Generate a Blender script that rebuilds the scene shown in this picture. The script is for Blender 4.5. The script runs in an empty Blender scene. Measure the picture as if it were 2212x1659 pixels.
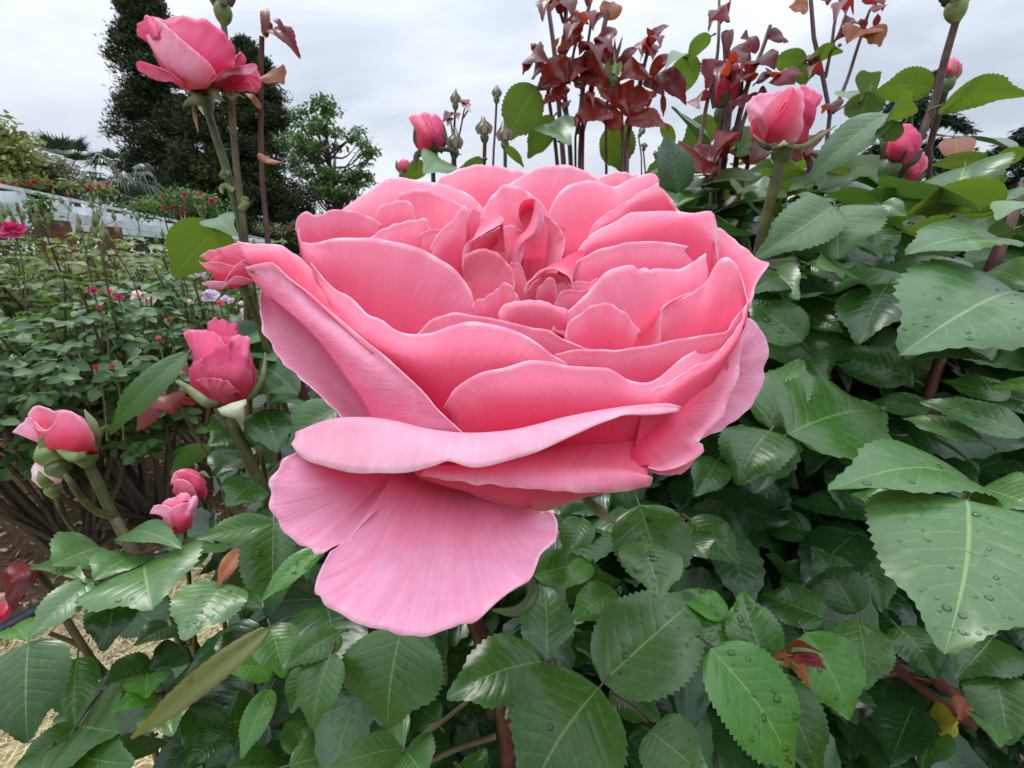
import bpy, math, random
import numpy as np
from mathutils import Vector, Matrix, noise as mnoise

scene = bpy.context.scene
col = scene.collection
RAD = math.radians

# ------------------------------------------------------------------ camera
F = 987.0                      # focal length in picture units (picture 2212 units wide)
CX, CY = 1106.0, 829.5
PITCH = RAD(16.0)
CAM = np.array([0.0, 0.0, 1.25])
camd = bpy.data.cameras.new("camera")
camd.sensor_width = 36.0
camd.lens = F / 2212.0 * 36.0
camd.clip_start = 0.004
camd.clip_end = 2000.0
camd.dof.use_dof = True            # a tiny lens very close to its subject: the far garden is only just soft
camd.dof.focus_distance = 0.135
camd.dof.aperture_fstop = 48
cam = bpy.data.objects.new("camera", camd)
col.objects.link(cam)
cam.location = CAM
cam.rotation_euler = (math.pi / 2 - PITCH, 0, 0)
scene.camera = cam

# ------------------------------------------------------------------ sky and sun (overcast)
world = bpy.data.worlds.new("World")
scene.world = world
world.use_nodes = True
wn, wl = world.node_tree.nodes, world.node_tree.links
wn.clear()
wout = wn.new("ShaderNodeOutputWorld")
bg = wn.new("ShaderNodeBackground")
bg.inputs["Strength"].default_value = 0.1
sky = wn.new("ShaderNodeTexSky")
sky.sky_type = 'NISHITA'
sky.sun_disc = False
SUN_EL, SUN_AZ = RAD(58), RAD(-35)
sky.sun_elevation = SUN_EL
sky.sun_rotation = SUN_AZ
tc = wn.new("ShaderNodeTexCoord")
mp = wn.new("ShaderNodeMapping"); mp.inputs["Scale"].default_value = (1.0, 1.0, 2.6)
mp.inputs["Rotation"].default_value = (0.25, 0.35, 0.2)
n1 = wn.new("ShaderNodeTexNoise"); n1.inputs["Scale"].default_value = 2.1
n1.inputs["Detail"].default_value = 4.5; n1.inputs["Roughness"].default_value = 0.5
n1.inputs["Distortion"].default_value = 0.5
rp = wn.new("ShaderNodeValToRGB")
rp.color_ramp.elements[0].position = 0.38; rp.color_ramp.elements[0].color = (4.3, 4.75, 5.5, 1)
rp.color_ramp.elements[1].position = 0.62; rp.color_ramp.elements[1].color = (6.9, 7.25, 7.8, 1)
sep = wn.new("ShaderNodeSeparateXYZ")
zmax = wn.new("ShaderNodeMath"); zmax.operation = 'MAXIMUM'; zmax.inputs[1].default_value = 0.0
zpow = wn.new("ShaderNodeMath"); zpow.operation = 'POWER'; zpow.inputs[1].default_value = 2.4
zmul = wn.new("ShaderNodeMath"); zmul.operation = 'MULTIPLY_ADD'; zmul.inputs[1].default_value = 3.7; zmul.inputs[2].default_value = 1.0
grad = wn.new("ShaderNodeVectorMath"); grad.operation = 'SCALE'
mix = wn.new("ShaderNodeMixRGB"); mix.inputs[0].default_value = 0.93
wl.new(tc.outputs["Generated"], mp.inputs["Vector"]); wl.new(mp.outputs[0], n1.inputs["Vector"])
wl.new(n1.outputs["Fac"], rp.inputs[0])
wl.new(tc.outputs["Generated"], sep.inputs[0]); wl.new(sep.outputs["Z"], zmax.inputs[0])
wl.new(zmax.outputs[0], zpow.inputs[0]); wl.new(zpow.outputs[0], zmul.inputs[0])
wl.new(rp.outputs[0], grad.inputs[0]); wl.new(zmul.outputs[0], grad.inputs["Scale"])
wl.new(sky.outputs[0], mix.inputs[1]); wl.new(grad.outputs[0], mix.inputs[2])
wl.new(mix.outputs[0], bg.inputs["Color"]); wl.new(bg.outputs[0], wout.inputs["Surface"])

sund = bpy.data.lights.new("sun", 'SUN')
sund.energy = 1.5
sund.angle = RAD(16)
sund.color = (1.0, 0.96, 0.9)
sun = bpy.data.objects.new("sun", sund)
col.objects.link(sun)
sun.rotation_euler = (math.pi / 2 - SUN_EL, 0, math.pi - SUN_AZ)

vs = scene.view_settings
vs.view_transform = 'Standard'; vs.look = 'None'; vs.gamma = 1.0; vs.use_curve_mapping = False
vs.exposure = 0.36
scene.render.engine = 'CYCLES'
scene.cycles.use_denoising = True
scene.cycles.max_bounces = 12
scene.cycles.diffuse_bounces = 8
scene.cycles.transmission_bounces = 6
scene.cycles.transparent_max_bounces = 8
scene.cycles.caustics_reflective = False
scene.cycles.caustics_refractive = False

# ------------------------------------------------------------------ geometry helpers
RIGHT = np.array([1.0, 0, 0])
UP = np.array([0, math.sin(PITCH), math.cos(PITCH)])
FWD = np.array([0, math.cos(PITCH), -math.sin(PITCH)])
S = 0.012                      # metres in one working unit (about a centimetre)

def px(x, y, d):
    """picture position + depth in metres -> world point(s)"""
    x = np.asarray(x, float)[..., None]; y = np.asarray(y, float)[..., None]; d = np.asarray(d, float)[..., None]
    return CAM + d * (FWD + (x - CX) / F * RIGHT + (CY - y) / F * UP)

def pu(p):
    """rows of (x, y, depth in units) -> world"""
    p = np.asarray(p, float)
    return px(p[..., 0], p[..., 1], p[..., 2] * S)

def ray_z(x, y, z):
    r = FWD + (x - CX) / F * RIGHT + (CY - y) / F * UP
    return CAM + r * ((z - CAM[2]) / r[2])

def unit(v):
    v = np.asarray(v, float)
    return v / np.maximum(np.linalg.norm(v, axis=-1, keepdims=True), 1e-12)

def crom(P, t):
    """Catmull-Rom through rows P at chord-length parameters, evaluated at t in 0..1"""
    P = np.asarray(P, float); n = len(P)
    if n == 1: return np.repeat(P, len(t), 0)
    seg = np.linalg.norm(np.diff(P[:, :2] if P.shape[1] > 2 else P, axis=0), axis=1) + 1e-9
    k = np.concatenate([[0], np.cumsum(seg)]); k /= k[-1]
    i = np.clip(np.searchsorted(k, t, side='right') - 1, 0, n - 2)
    h = (k[i + 1] - k[i])[:, None]; s = ((t - k[i]) / (k[i + 1] - k[i]))[:, None]
    m = np.zeros_like(P)
    if n > 2:
        m[1:-1] = (P[2:] - P[:-2]) / (k[2:] - k[:-2])[:, None]
    m[0] = (P[1] - P[0]) / (k[1] - k[0]); m[-1] = (P[-1] - P[-2]) / (k[-1] - k[-2])
    s2, s3 = s * s, s ** 3
    return (2*s3-3*s2+1)*P[i] + (s3-2*s2+s)*h*m[i] + (-2*s3+3*s2)*P[i+1] + (s3-s2)*h*m[i+1]

def spread(vals, n):
    vals = np.atleast_1d(np.asarray(vals, float))
    return np.interp(np.linspace(0, 1, n), np.linspace(0, 1, len(vals)), vals) if len(vals) > 1 else np.full(n, vals[0])

def mesh(name, V, Fc, mats, uv=None, attrs=None, smooth=True, mi=None):
    me = bpy.data.meshes.new(name)
    V = np.asarray(V, float)
    if isinstance(Fc, np.ndarray):
        nf, k = Fc.shape
        me.vertices.add(len(V)); me.vertices.foreach_set("co", V.ravel())
        me.loops.add(nf * k); me.loops.foreach_set("vertex_index", Fc.ravel().astype(np.int32))
        me.polygons.add(nf)
        me.polygons.foreach_set("loop_start", np.arange(0, nf * k, k, dtype=np.int32))
        me.polygons.foreach_set("loop_total", np.full(nf, k, dtype=np.int32))
        me.update(calc_edges=True)
    else:
        me.from_pydata([tuple(v) for v in V], [], [tuple(int(i) for i in f) for f in Fc])
        me.update()
    for m in (mats if isinstance(mats, (list, tuple)) else [mats]):
        me.materials.append(m)
    if mi is not None:
        me.polygons.foreach_set("material_index", np.asarray(mi, dtype=np.int32))
    me.polygons.foreach_set("use_smooth", np.full(len(me.polygons), bool(smooth)))
    if uv is not None:
        l = me.uv_layers.new(name="UVMap")
        idx = np.empty(len(me.loops), dtype=np.int32); me.loops.foreach_get("vertex_index", idx)
        l.data.foreach_set("uv", np.asarray(uv, float)[idx].ravel())
    for k, a in (attrs or {}).items():
        at = me.attributes.new(k, 'FLOAT', 'POINT'); at.data.foreach_set("value", np.asarray(a, float))
    return me

ROOT = {}
def thing(name, label, cat, loc, group=None, kind=None):
    o = bpy.data.objects.new(name, None); col.objects.link(o)
    o.empty_display_size = 0.01
    o.location = [float(c) for c in loc]
    o["label"] = label; o["category"] = cat
    if group: o["group"] = group
    if kind: o["kind"] = kind
    ROOT[o] = np.array(loc, float)
    return o

def part(parent, name, V, Fc, mats, label=None, kind=None, thick=0, **kw):
    off = ROOT[parent]
    o = bpy.data.objects.new(name, mesh(name, np.asarray(V, float) - off, Fc, mats, **kw))
    col.objects.link(o); o.parent = parent; ROOT[o] = off
    if label: o["label"] = label
    if kind: o["kind"] = kind
    if thick:
        m = o.modifiers.new("thick", 'SOLIDIFY'); m.thickness = thick; m.offset = 0.0
    return o

def top(name, V, Fc, mats, label=None, cat=None, kind=None, group=None, **kw):
    o = bpy.data.objects.new(name, mesh(name, V, Fc, mats, **kw)); col.objects.link(o)
    for k, v in (("label", label), ("category", cat), ("kind", kind), ("group", group)):
        if v: o[k] = v
    ROOT[o] = np.zeros(3)
    return o

def grid_faces(nr, nc, base=0, wrap=False):
    r, c = np.meshgrid(np.arange(nr - 1), np.arange(nc if wrap else nc - 1), indexing='ij')
    c2 = (c + 1) % nc
    return np.stack([r*nc+c, r*nc+c2, (r+1)*nc+c2, (r+1)*nc+c], -1).reshape(-1, 4) + base

class MB:
    """collects quads and hands them over as one mesh"""
    def __init__(s): s.V, s.F, s.U, s.T, s.n = [], [], [], [], 0
    def add(s, V, Fq, uv=None, tone=0.5):
        V = np.asarray(V, float).reshape(-1, 3)
        s.V.append(V); s.F.append(np.asarray(Fq) + s.n)
        s.U.append(np.zeros((len(V), 2)) if uv is None else np.asarray(uv, float).reshape(-1, 2))
        s.T.append(np.broadcast_to(np.asarray(tone, float), (len(V),)).copy()); s.n += len(V)
    def get(s): return np.concatenate(s.V), np.concatenate(s.F), dict(uv=np.concatenate(s.U), attrs={"tone": np.concatenate(s.T)})
    def box(s, c, ax, ay, az, tone=0.5):
        c = np.asarray(c, float); q = []
        for k in ((-1,-1,-1),(1,-1,-1),(1,1,-1),(-1,1,-1),(-1,-1,1),(1,-1,1),(1,1,1),(-1,1,1)):
            q.append(c + k[0]*np.asarray(ax) + k[1]*np.asarray(ay) + k[2]*np.asarray(az))
        s.add(q, np.array([[0,3,2,1],[4,5,6,7],[0,1,5,4],[1,2,6,5],[2,3,7,6],[3,0,4,7]]), None, tone)
    def tube(s, P, R, k=8, tone=0.5, cap=True):
        P = np.asarray(P, float); R = np.broadcast_to(np.asarray(R, float), (len(P),))
        T = unit(np.gradient(P, axis=0))
        a = np.array([0.31, 0.22, 0.92]); 
        if abs(np.dot(T[0], unit(a))) > .9: a = np.array([1.0, .1, 0])
        N = unit(a - T * (T @ a)[:, None]); B = np.cross(T, N)
        th = np.linspace(0, 2*np.pi, k, endpoint=False)
        V = P[:, None] + R[:, None, None]*(np.cos(th)[None, :, None]*N[:, None] + np.sin(th)[None, :, None]*B[:, None])
        uv = np.stack(np.broadcast_arrays(th[None]/6.28, np.linspace(0, 1, len(P))[:, None]), -1)
        s.add(V, grid_faces(len(P), k, wrap=True), uv, tone)
        if cap:
            s.add(np.concatenate([V[-1], [P[-1] + T[-1]*R[-1]*.6]]), np.array([[i, (i+1) % k, k, k] for i in range(k)])[:, [0,1,2,2]] if False else np.array([[i, (i+1) % k, (i+2) % k, k] for i in range(0, k, 2)]), None, tone)

def rng(seed): return np.random.default_rng(seed)

def crom3(P, t):
    P = np.asarray(P, float)
    seg = np.linalg.norm(np.diff(P, axis=0), axis=1); k = np.concatenate([[0], np.cumsum(seg)]); k /= k[-1]
    i = np.clip(np.searchsorted(k, t, side='right') - 1, 0, len(P) - 2)
    h = (k[i+1]-k[i])[:, None]; s = ((t-k[i])/(k[i+1]-k[i]))[:, None]
    m = np.zeros_like(P); m[0] = (P[1]-P[0])/(k[1]-k[0]); m[-1] = (P[-1]-P[-2])/(k[-1]-k[-2])
    if len(P) > 2: m[1:-1] = (P[2:]-P[:-2])/(k[2:]-k[:-2])[:, None]
    s2, s3 = s*s, s**3
    return (2*s3-3*s2+1)*P[i]+(s3-2*s2+s)*h*m[i]+(-2*s3+3*s2)*P[i+1]+(s3-s2)*h*m[i+1]

def uw(pxw, d): return pxw / F * d * S     # picture width at a depth -> metres

def ribbon(P, W, mat, parent, name, nrm=None, fold=.25, label=None, tone=.5, nw=5):
    """tapering strip along a world polyline"""
    P = np.asarray(P, float); n = 18
    t = np.linspace(0, 1, n)
    C = crom3(P, t); Wd = np.interp(t, np.linspace(0, 1, len(W)), W)
    T = unit(np.gradient(C, axis=0))
    up = unit(CAM - C) if nrm is None else np.broadcast_to(unit(nrm), C.shape)
    B = unit(np.cross(T, up)); Nn = np.cross(B, T)
    s = np.linspace(-1, 1, nw)
    V = C[:, None] + B[:, None] * (Wd[:, None] * s)[..., None] + Nn[:, None] * (-fold * Wd[:, None] * np.abs(s) )[..., None]
    uv = np.stack(np.broadcast_arrays(t[:, None], (s * .5 + .5)[None]), -1)
    return part(parent, name, V.reshape(-1, 3), grid_faces(n, nw), mat, label=label, uv=uv.reshape(-1, 2), attrs={"tone": np.full(n * nw, tone)}, thick=.0004)

# ------------------------------------------------------------------ materials
class NT:
    def __init__(s, name):
        s.m = bpy.data.materials.new(name); s.m.use_nodes = True
        s.t = s.m.node_tree; s.t.nodes.clear()
        s.out = s.n("OutputMaterial")
    def n(s, typ, **kw):
        nd = s.t.nodes.new("ShaderNode" + typ)
        for k, v in kw.items(): setattr(nd, k, v)
        return nd
    def l(s, a, b): s.t.links.new(a, b)
    def val(s, sock, v):
        if hasattr(v, "is_output"): s.l(v, sock)
        else: sock.default_value = v
    def math(s, op, a, b=0.0, c=0.0):
        nd = s.n("Math", operation=op)
        s.val(nd.inputs[0], a); s.val(nd.inputs[1], b); s.val(nd.inputs[2], c)
        return nd.outputs[0]
    def mix(s, f, a, b, mode='MIX'):
        nd = s.n("MixRGB", blend_type=mode)
        for k, v in enumerate((f, a, b)):
            if isinstance(v, tuple): v = (*v, 1.0) if len(v) == 3 else v
            s.val(nd.inputs[k], v)
        return nd.outputs[0]
    def noise(s, vec, scale, detail=3, rough=.55, stretch=None, dist=0):
        if stretch:
            mp = s.n("Mapping"); mp.inputs["Scale"].default_value = stretch; s.l(vec, mp.inputs[0]); vec = mp.outputs[0]
        nd = s.n("TexNoise"); nd.inputs["Scale"].default_value = scale; nd.inputs["Detail"].default_value = detail
        nd.inputs["Roughness"].default_value = rough; nd.inputs["Distortion"].default_value = dist
        s.l(vec, nd.inputs["Vector"]); return nd.outputs["Fac"]
    def ramp(s, f, stops, interp='LINEAR'):
        nd = s.n("ValToRGB"); cr = nd.color_ramp; cr.interpolation = interp
        while len(cr.elements) < len(stops): cr.elements.new(0.5)
        for e, (p, c) in zip(cr.elements, stops):
            e.position = p; e.color = (*c, 1) if len(c) == 3 else c
        s.val(nd.inputs[0], f); return nd.outputs[0]
    def smooth(s, x, a, b):
        nd = s.n("MapRange", interpolation_type='SMOOTHSTEP')
        s.val(nd.inputs[0], x); nd.inputs[1].default_value = a; nd.inputs[2].default_value = b
        return nd.outputs[0]
    def bump(s, h, strength, dist=0.001):
        nd = s.n("Bump"); nd.inputs["Strength"].default_value = strength; nd.inputs["Distance"].default_value = dist
        s.l(h, nd.inputs["Height"]); return nd.outputs[0]
    def attr(s, name): return s.n("Attribute", attribute_name=name).outputs["Fac"]
    def surf(s, colr, rough=.5, spec=.5, nrm=None, trans=0.0, tcol=None, sheen=0):
        p = s.n("BsdfPrincipled")
        if isinstance(colr, tuple): colr = (*colr, 1.0)
        s.val(p.inputs["Base Color"], colr); s.val(p.inputs["Roughness"], rough)
        s.val(p.inputs["Specular IOR Level"], spec)
        if sheen: p.inputs["Sheen Weight"].default_value = sheen
        if nrm is not None: s.l(nrm, p.inputs["Normal"])
        o = p.outputs[0]
        if not isinstance(trans, float) or trans > 0:
            tr = s.n("BsdfTranslucent")
            tcol = colr if tcol is None else tcol
            if isinstance(tcol, tuple) and len(tcol) == 3: tcol = (*tcol, 1.0)
            s.val(tr.inputs["Color"], tcol)
            if nrm is not None: s.l(nrm, tr.inputs["Normal"])
            mx = s.n("MixShader"); s.val(mx.inputs[0], trans)
            s.l(o, mx.inputs[1]); s.l(tr.outputs[0], mx.inputs[2]); o = mx.outputs[0]
        s.l(o, s.out.inputs["Surface"]); return s.m

def petal_mat(name, base, body, outer, rim, vein=.2, trans=.48, blotch=0, mid=.5):
    t = NT(name)
    e = t.attr("pe")                                     # 0 at the claw, 1 at the free edge
    uv = t.n("UVMap").outputs[0]
    geo = t.n("NewGeometry")
    pos = t.n("TexCoord").outputs["Object"]
    rimn = t.noise(uv, 1.0, 3, .6, (9, .6, 1))
    e0 = e
    e = t.math('SUBTRACT', e, t.math('MULTIPLY', t.smooth(rimn, .35, .7), .045))
    c = t.ramp(e, [(0.0, base), (.12, body), (mid, tuple(.72*x+.28*y for x, y in zip(body, outer))), (mid + .3, tuple(.25*x+.75*y for x, y in zip(body, outer))), (.955, outer), (.995, rim)])  # petals' own coral base, deepened so colour also stands in for inner shade
    v1 = t.noise(uv, 1.0, 4, .6, (46, 3.2, 1), .4)
    v2 = t.noise(pos, 260, 3, .6)
    v3 = t.noise(pos, 55, 2, .5)
    f = t.math('MULTIPLY_ADD', v1, .6, t.math('MULTIPLY', v2, .4))
    f = t.smooth(f, .3, .7)
    deep = t.mix(1.0, c, (1.0, .74, .80), 'MULTIPLY')
    c = t.mix(t.math('MULTIPLY', f, vein * 2), c, deep)
    pale = t.mix(1.0, c, (1.03, 1.18, 1.14), 'MULTIPLY')
    c = t.mix(t.math('MULTIPLY', t.smooth(v3, .45, .75), .5), c, pale)
    br = t.math('MULTIPLY', t.smooth(t.noise(pos, 150, 3, .6), .66, .74), t.smooth(e0, .93, 1.0))
    c = t.mix(t.math('MULTIPLY', br, .6), c, (.50, .25, .17))
    if blotch:
        b = t.smooth(t.noise(pos, 42, 4, .65, None, .6), .50, .62)
        c = t.mix(t.math('MULTIPLY', b, blotch), c, (.74, .055, .19))
        b2 = t.math('MULTIPLY', t.smooth(t.noise(pos, 70, 3, .6), .60, .70), t.math('SUBTRACT', 1.0, t.smooth(e0, .35, .6)))
        c = t.mix(t.math('MULTIPLY', b2, .8), c, (.42, .26, .12))
    nrm = t.bump(t.math('ADD', v1, t.math('MULTIPLY', v2, .5)), .24, .0012)
    return t.surf(c, .55, .22, nrm, trans, c, sheen=.15)

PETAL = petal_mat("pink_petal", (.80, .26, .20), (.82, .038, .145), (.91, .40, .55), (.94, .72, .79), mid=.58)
PETAL_IN = petal_mat("coral_petal", (.78, .13, .13), (.83, .085, .175), (.89, .31, .45), (.92, .56, .66))
PETAL_PALE = petal_mat("pale_pink_petal", (.80, .34, .28), (.81, .17, .32), (.87, .475, .65), (.91, .70, .79), vein=.5, mid=.33)
PETAL_LIP = petal_mat("blush_petal", (.78, .24, .24), (.82, .26, .40), (.85, .55, .67), (.92, .80, .84), vein=.30)
PETAL_BUD = petal_mat("deep_pink_petal", (.76, .32, .24), (.77, .052, .18), (.84, .155, .325), (.90, .40, .53), vein=.22)
PETAL_BLOTCH = petal_mat("blotched_pink_petal", (.72, .26, .18), (.79, .10, .23), (.86, .25, .41), (.90, .46, .58), vein=.3, blotch=.8)
PETAL_MAG = petal_mat("magenta_petal", (.5, .03, .12), (.52, .02, .14), (.58, .03, .18), (.66, .08, .26))
PETAL_RED = petal_mat("red_petal", (.30, .006, .02), (.38, .008, .03), (.46, .012, .045), (.55, .04, .08))
PETAL_LILAC = petal_mat("lilac_petal", (.80, .72, .80), (.72, .58, .74), (.78, .68, .82), (.88, .82, .88))
PETAL_WHITE = petal_mat("blush_white_petal", (.86, .78, .60), (.84, .66, .66), (.86, .76, .74), (.9, .85, .82))

def leaf_mat(name, dark, lite, vein, tcol, rough=.36, trans=.16, under=None, spec=.5, veins=1.0, edge=None):
    t = NT(name)
    uv = t.n("UVMap").outputs[0]
    sx = t.n("SeparateXYZ"); t.l(uv, sx.inputs[0])
    u = sx.outputs["X"]
    a = t.math('ABSOLUTE', t.math('MULTIPLY_ADD', sx.outputs["Y"], 2.0, -1.0))
    tone = t.attr("tone")
    pos = t.n("TexCoord").outputs["Object"]
    big = t.noise(pos, 45, 3, .6)
    u = t.math('MULTIPLY_ADD', t.math('SUBTRACT', t.noise(pos, 75, 2, .5), .5), .07, u)
    fine = t.noise(pos, 420, 3, .65)
    k = t.math('MULTIPLY_ADD', big, .55, t.math('MULTIPLY_ADD', tone, .95, -.22))
    c = t.mix(k, dark, lite)
    # veins: midrib and forward-slanting side veins
    lat = t.math('FRACT', t.math('SUBTRACT', t.math('MULTIPLY', u, 9.0), t.math('MULTIPLY', a, 2.1)))
    lat = t.math('ABSOLUTE', t.math('SUBTRACT', lat, .5))
    latm = t.math('SUBTRACT', 1.0, t.smooth(lat, .0, .07))
    mid = t.math('SUBTRACT', 1.0, t.smooth(a, .006, .032))
    fade = t.math('MULTIPLY', t.math('SUBTRACT', 1.0, t.smooth(a, .45, 1.0)), t.math('SUBTRACT', 1.0, t.smooth(u, .62, .92)))
    vm = t.math('MAXIMUM', mid, t.math('MULTIPLY', t.math('MULTIPLY', latm, fade), .34 * veins))
    c = t.mix(t.math('MULTIPLY', vm, .58), c, vein)
    c = t.mix(t.math('MULTIPLY', t.smooth(fine, .5, .75), .18), c, vein)
    yl = t.math('MULTIPLY', t.smooth(t.noise(pos, 26, 4, .65), .60, .74), .35)
    c = t.mix(yl, c, tuple(.55 * x + .45 * y for x, y in zip(lite, vein)))
    dk = t.math('MULTIPLY', t.smooth(t.noise(pos, 230, 2, .5), .70, .76), .5)
    c = t.mix(dk, c, tuple(x * .5 for x in dark))
    if edge: c = t.mix(t.smooth(a, .8, 1.0), c, edge)
    h = t.math('MULTIPLY_ADD', t.math('MULTIPLY', t.smooth(lat, 0, .3), fade), .8, t.math('MULTIPLY', fine, .22))
    nrm = t.bump(h, .22, .0004)
    g = t.n("NewGeometry").outputs["Backfacing"]
    under = under or tuple(min(1, x * 1.25 + .02) for x in lite)
    c2 = t.mix(t.math('MULTIPLY', vm, .9), under, vein)
    c = t.mix(g, c, c2)
    r = t.math('MULTIPLY_ADD', fine, .16, rough - .06)
    r = t.math('MULTIPLY_ADD', g, .3, r)
    return t.surf(c, r, spec, nrm, trans, t.mix(t.math('MULTIPLY', vm, .4), tcol, tuple(x * .5 for x in tcol)))

LEAF = leaf_mat("rose_leaf_green", (.008, .038, .006), (.036, .112, .014), (.16, .26, .07), (.12, .26, .015), rough=.27, spec=.42)
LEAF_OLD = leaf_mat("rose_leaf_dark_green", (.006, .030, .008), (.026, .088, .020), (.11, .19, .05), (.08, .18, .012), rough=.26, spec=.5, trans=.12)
LEAF_BRIGHT = leaf_mat("rose_leaf_bright_green", (.025, .11, .012), (.075, .215, .032), (.26, .40, .10), (.16, .34, .015), rough=.26, trans=.22, spec=.48)
LEAF_PALE = leaf_mat("rose_leaf_grey_green", (.030, .094, .024), (.076, .170, .044), (.25, .36, .13), (.14, .28, .03), rough=.31, spec=.52)
LEAF_BACK = leaf_mat("rose_leaf_backlit", (.03, .070, .012), (.065, .12, .022), (.26, .36, .09), (.135, .225, .018), rough=.5, trans=.42, under=(.055, .10, .020), veins=.9)
LEAF_OLIVE = leaf_mat("rose_leaf_olive", (.06, .10, .02), (.135, .175, .045), (.30, .28, .10), (.38, .30, .02), rough=.42, trans=.3, edge=(.16, .06, .03), under=(.22, .17, .03))
LEAF_RED = leaf_mat("rose_leaf_young_red", (.070, .008, .009), (.19, .024, .018), (.26, .06, .035), (.48, .05, .014), rough=.30, trans=.48, under=(.20, .035, .016), spec=.4, veins=.6)
LEAF_PURPLE = leaf_mat("rose_leaf_purple_red", (.055, .007, .012), (.16, .020, .026), (.26, .06, .06), (.34, .03, .03), rough=.4, trans=.3, under=(.15, .03, .035), spec=.28, veins=.8)
LEAF_ORANGE = leaf_mat("rose_leaf_orange", (.16, .035, .010), (.32, .085, .02), (.38, .2, .08), (.5, .18, .02), rough=.5, trans=.3)
BUSH_LEAF = leaf_mat("bush_leaf_green", (.014, .046, .014), (.065, .135, .034), (.16, .24, .08), (.16, .30, .03), rough=.48, trans=.2, veins=.5, spec=.32)
BUSH_PALE = leaf_mat("bush_leaf_pale", (.045, .085, .028), (.15, .20, .07), (.28, .30, .14), (.25, .34, .05), rough=.55, trans=.25, veins=.4, spec=.28)

def plain(name, a, b, scale=80, rough=.55, spec=.4, stretch=None, bumpd=.001, bstr=.3, trans=0.0, detail=4):
    t = NT(name); pos = t.n("TexCoord").outputs["Object"]
    f = t.noise(pos, scale, detail, .6, stretch)
    tone = t.attr("tone")
    c = t.mix(t.smooth(t.math('MULTIPLY_ADD', t.math('SUBTRACT', tone, .5), .5, f), .3, .7), a, b)
    return t.surf(c, rough, spec, t.bump(f, bstr, bumpd), trans)

STEM_GREEN = plain("green_stem", (.036, .046, .014), (.115, .125, .036), 70, .45, bstr=.5)
STEM_BROWN = plain("brown_green_stem", (.06, .045, .025), (.12, .10, .045), 90, .5)
STEM_RED = plain("dark_red_stem", (.050, .014, .014), (.115, .036, .030), 90, .42)
STEM_GREY = plain("mauve_brown_stem", (.055, .028, .026), (.12, .072, .062), 110, .5)
WOODY = plain("woody_cane", (.045, .03, .02), (.10, .075, .045), 60, .8)
SEPAL = plain("sepal_green", (.12, .15, .055), (.24, .25, .12), 120, .6, trans=.2)
SEPAL_DARK = plain("sepal_dark", (.045, .05, .02), (.10, .085, .04), 120, .6, trans=.15)
SEPAL_PALE = plain("sepal_pale", (.36, .38, .24), (.50, .50, .36), 120, .6, trans=.2)
HIP = plain("rose_hip_green", (.045, .085, .025), (.09, .135, .045), 60, .45)
HIP_LITE = plain("bud_green", (.10, .16, .04), (.19, .25, .08), 60, .45)
BUD_BROWN = plain("bud_olive_brown", (.085, .085, .045), (.20, .15, .10), 70, .5)
DRY = plain("dry_brown", (.20, .11, .05), (.36, .22, .10), 60, .7, trans=.2)
BARK = plain("bark", (.045, .035, .025), (.11, .09, .07), 9, .9, .2, (1, 1, .2), .03, .6)
WHITE = plain("white_paint", (.56, .59, .63), (.72, .75, .79), 3.5, .5, .4, None, .002, .15)
BLACK = plain("black_plastic", (.012, .014, .018), (.03, .033, .04), 30, .4)
CONIFER = plain("conifer_needles", (.016, .030, .012), (.070, .095, .036), .8, .75, .15, trans=.06)
CEDAR = plain("cedar_needles", (.014, .028, .018), (.045, .068, .042), 3.0, .7, .2, trans=.08)
TREELEAF = plain("tree_leaves", (.055, .11, .03), (.16, .25, .075), 1.0, .5, .35, trans=.25)
TREEYEL = plain("yellow_green_leaves", (.14, .19, .05), (.30, .33, .10), 2.0, .5, .3, trans=.3)
TREEPALE = plain("grey_green_leaves", (.09, .11, .06), (.22, .23, .13), 2.0, .55, .3, trans=.2)
PALMLEAF = plain("palm_leaf", (.025, .045, .025), (.075, .11, .06), 4.0, .4, .5, trans=.1)
PATHM = plain("path_paving", (.25, .235, .22), (.36, .34, .32), 4.5, .85, .2, None, .004, .3)
CHIP = plain("wood_chip", (.10, .06, .035), (.42, .34, .22), 40, .9, .1)
STRAW = plain("straw", (.42, .34, .17), (.68, .60, .38), 60, .7, .2, trans=.15)

def brick_mat():
    t = NT("brick"); tcn = t.n("TexCoord").outputs["Object"]
    mp = t.n("Mapping"); mp.inputs["Rotation"].default_value = (RAD(90), 0, 0); t.l(tcn, mp.inputs[0])
    b = t.n("TexBrick"); t.l(mp.outputs[0], b.inputs["Vector"])
    b.inputs["Color1"].default_value = (.17, .062, .038, 1); b.inputs["Color2"].default_value = (.115, .04, .026, 1)
    b.inputs["Mortar"].default_value = (.05, .035, .028, 1); b.inputs["Scale"].default_value = 1.0
    b.inputs["Brick Width"].default_value = .21; b.inputs["Row Height"].default_value = .072
    b.inputs["Mortar Size"].default_value = .008
    f = t.noise(tcn, 40, 3)
    return t.surf(t.mix(t.math('MULTIPLY', f, .4), b.outputs[0], (.22, .11, .08)), .85, .2, t.bump(b.outputs["Fac"], -.5, .01))
BRICK = brick_mat()

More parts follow.
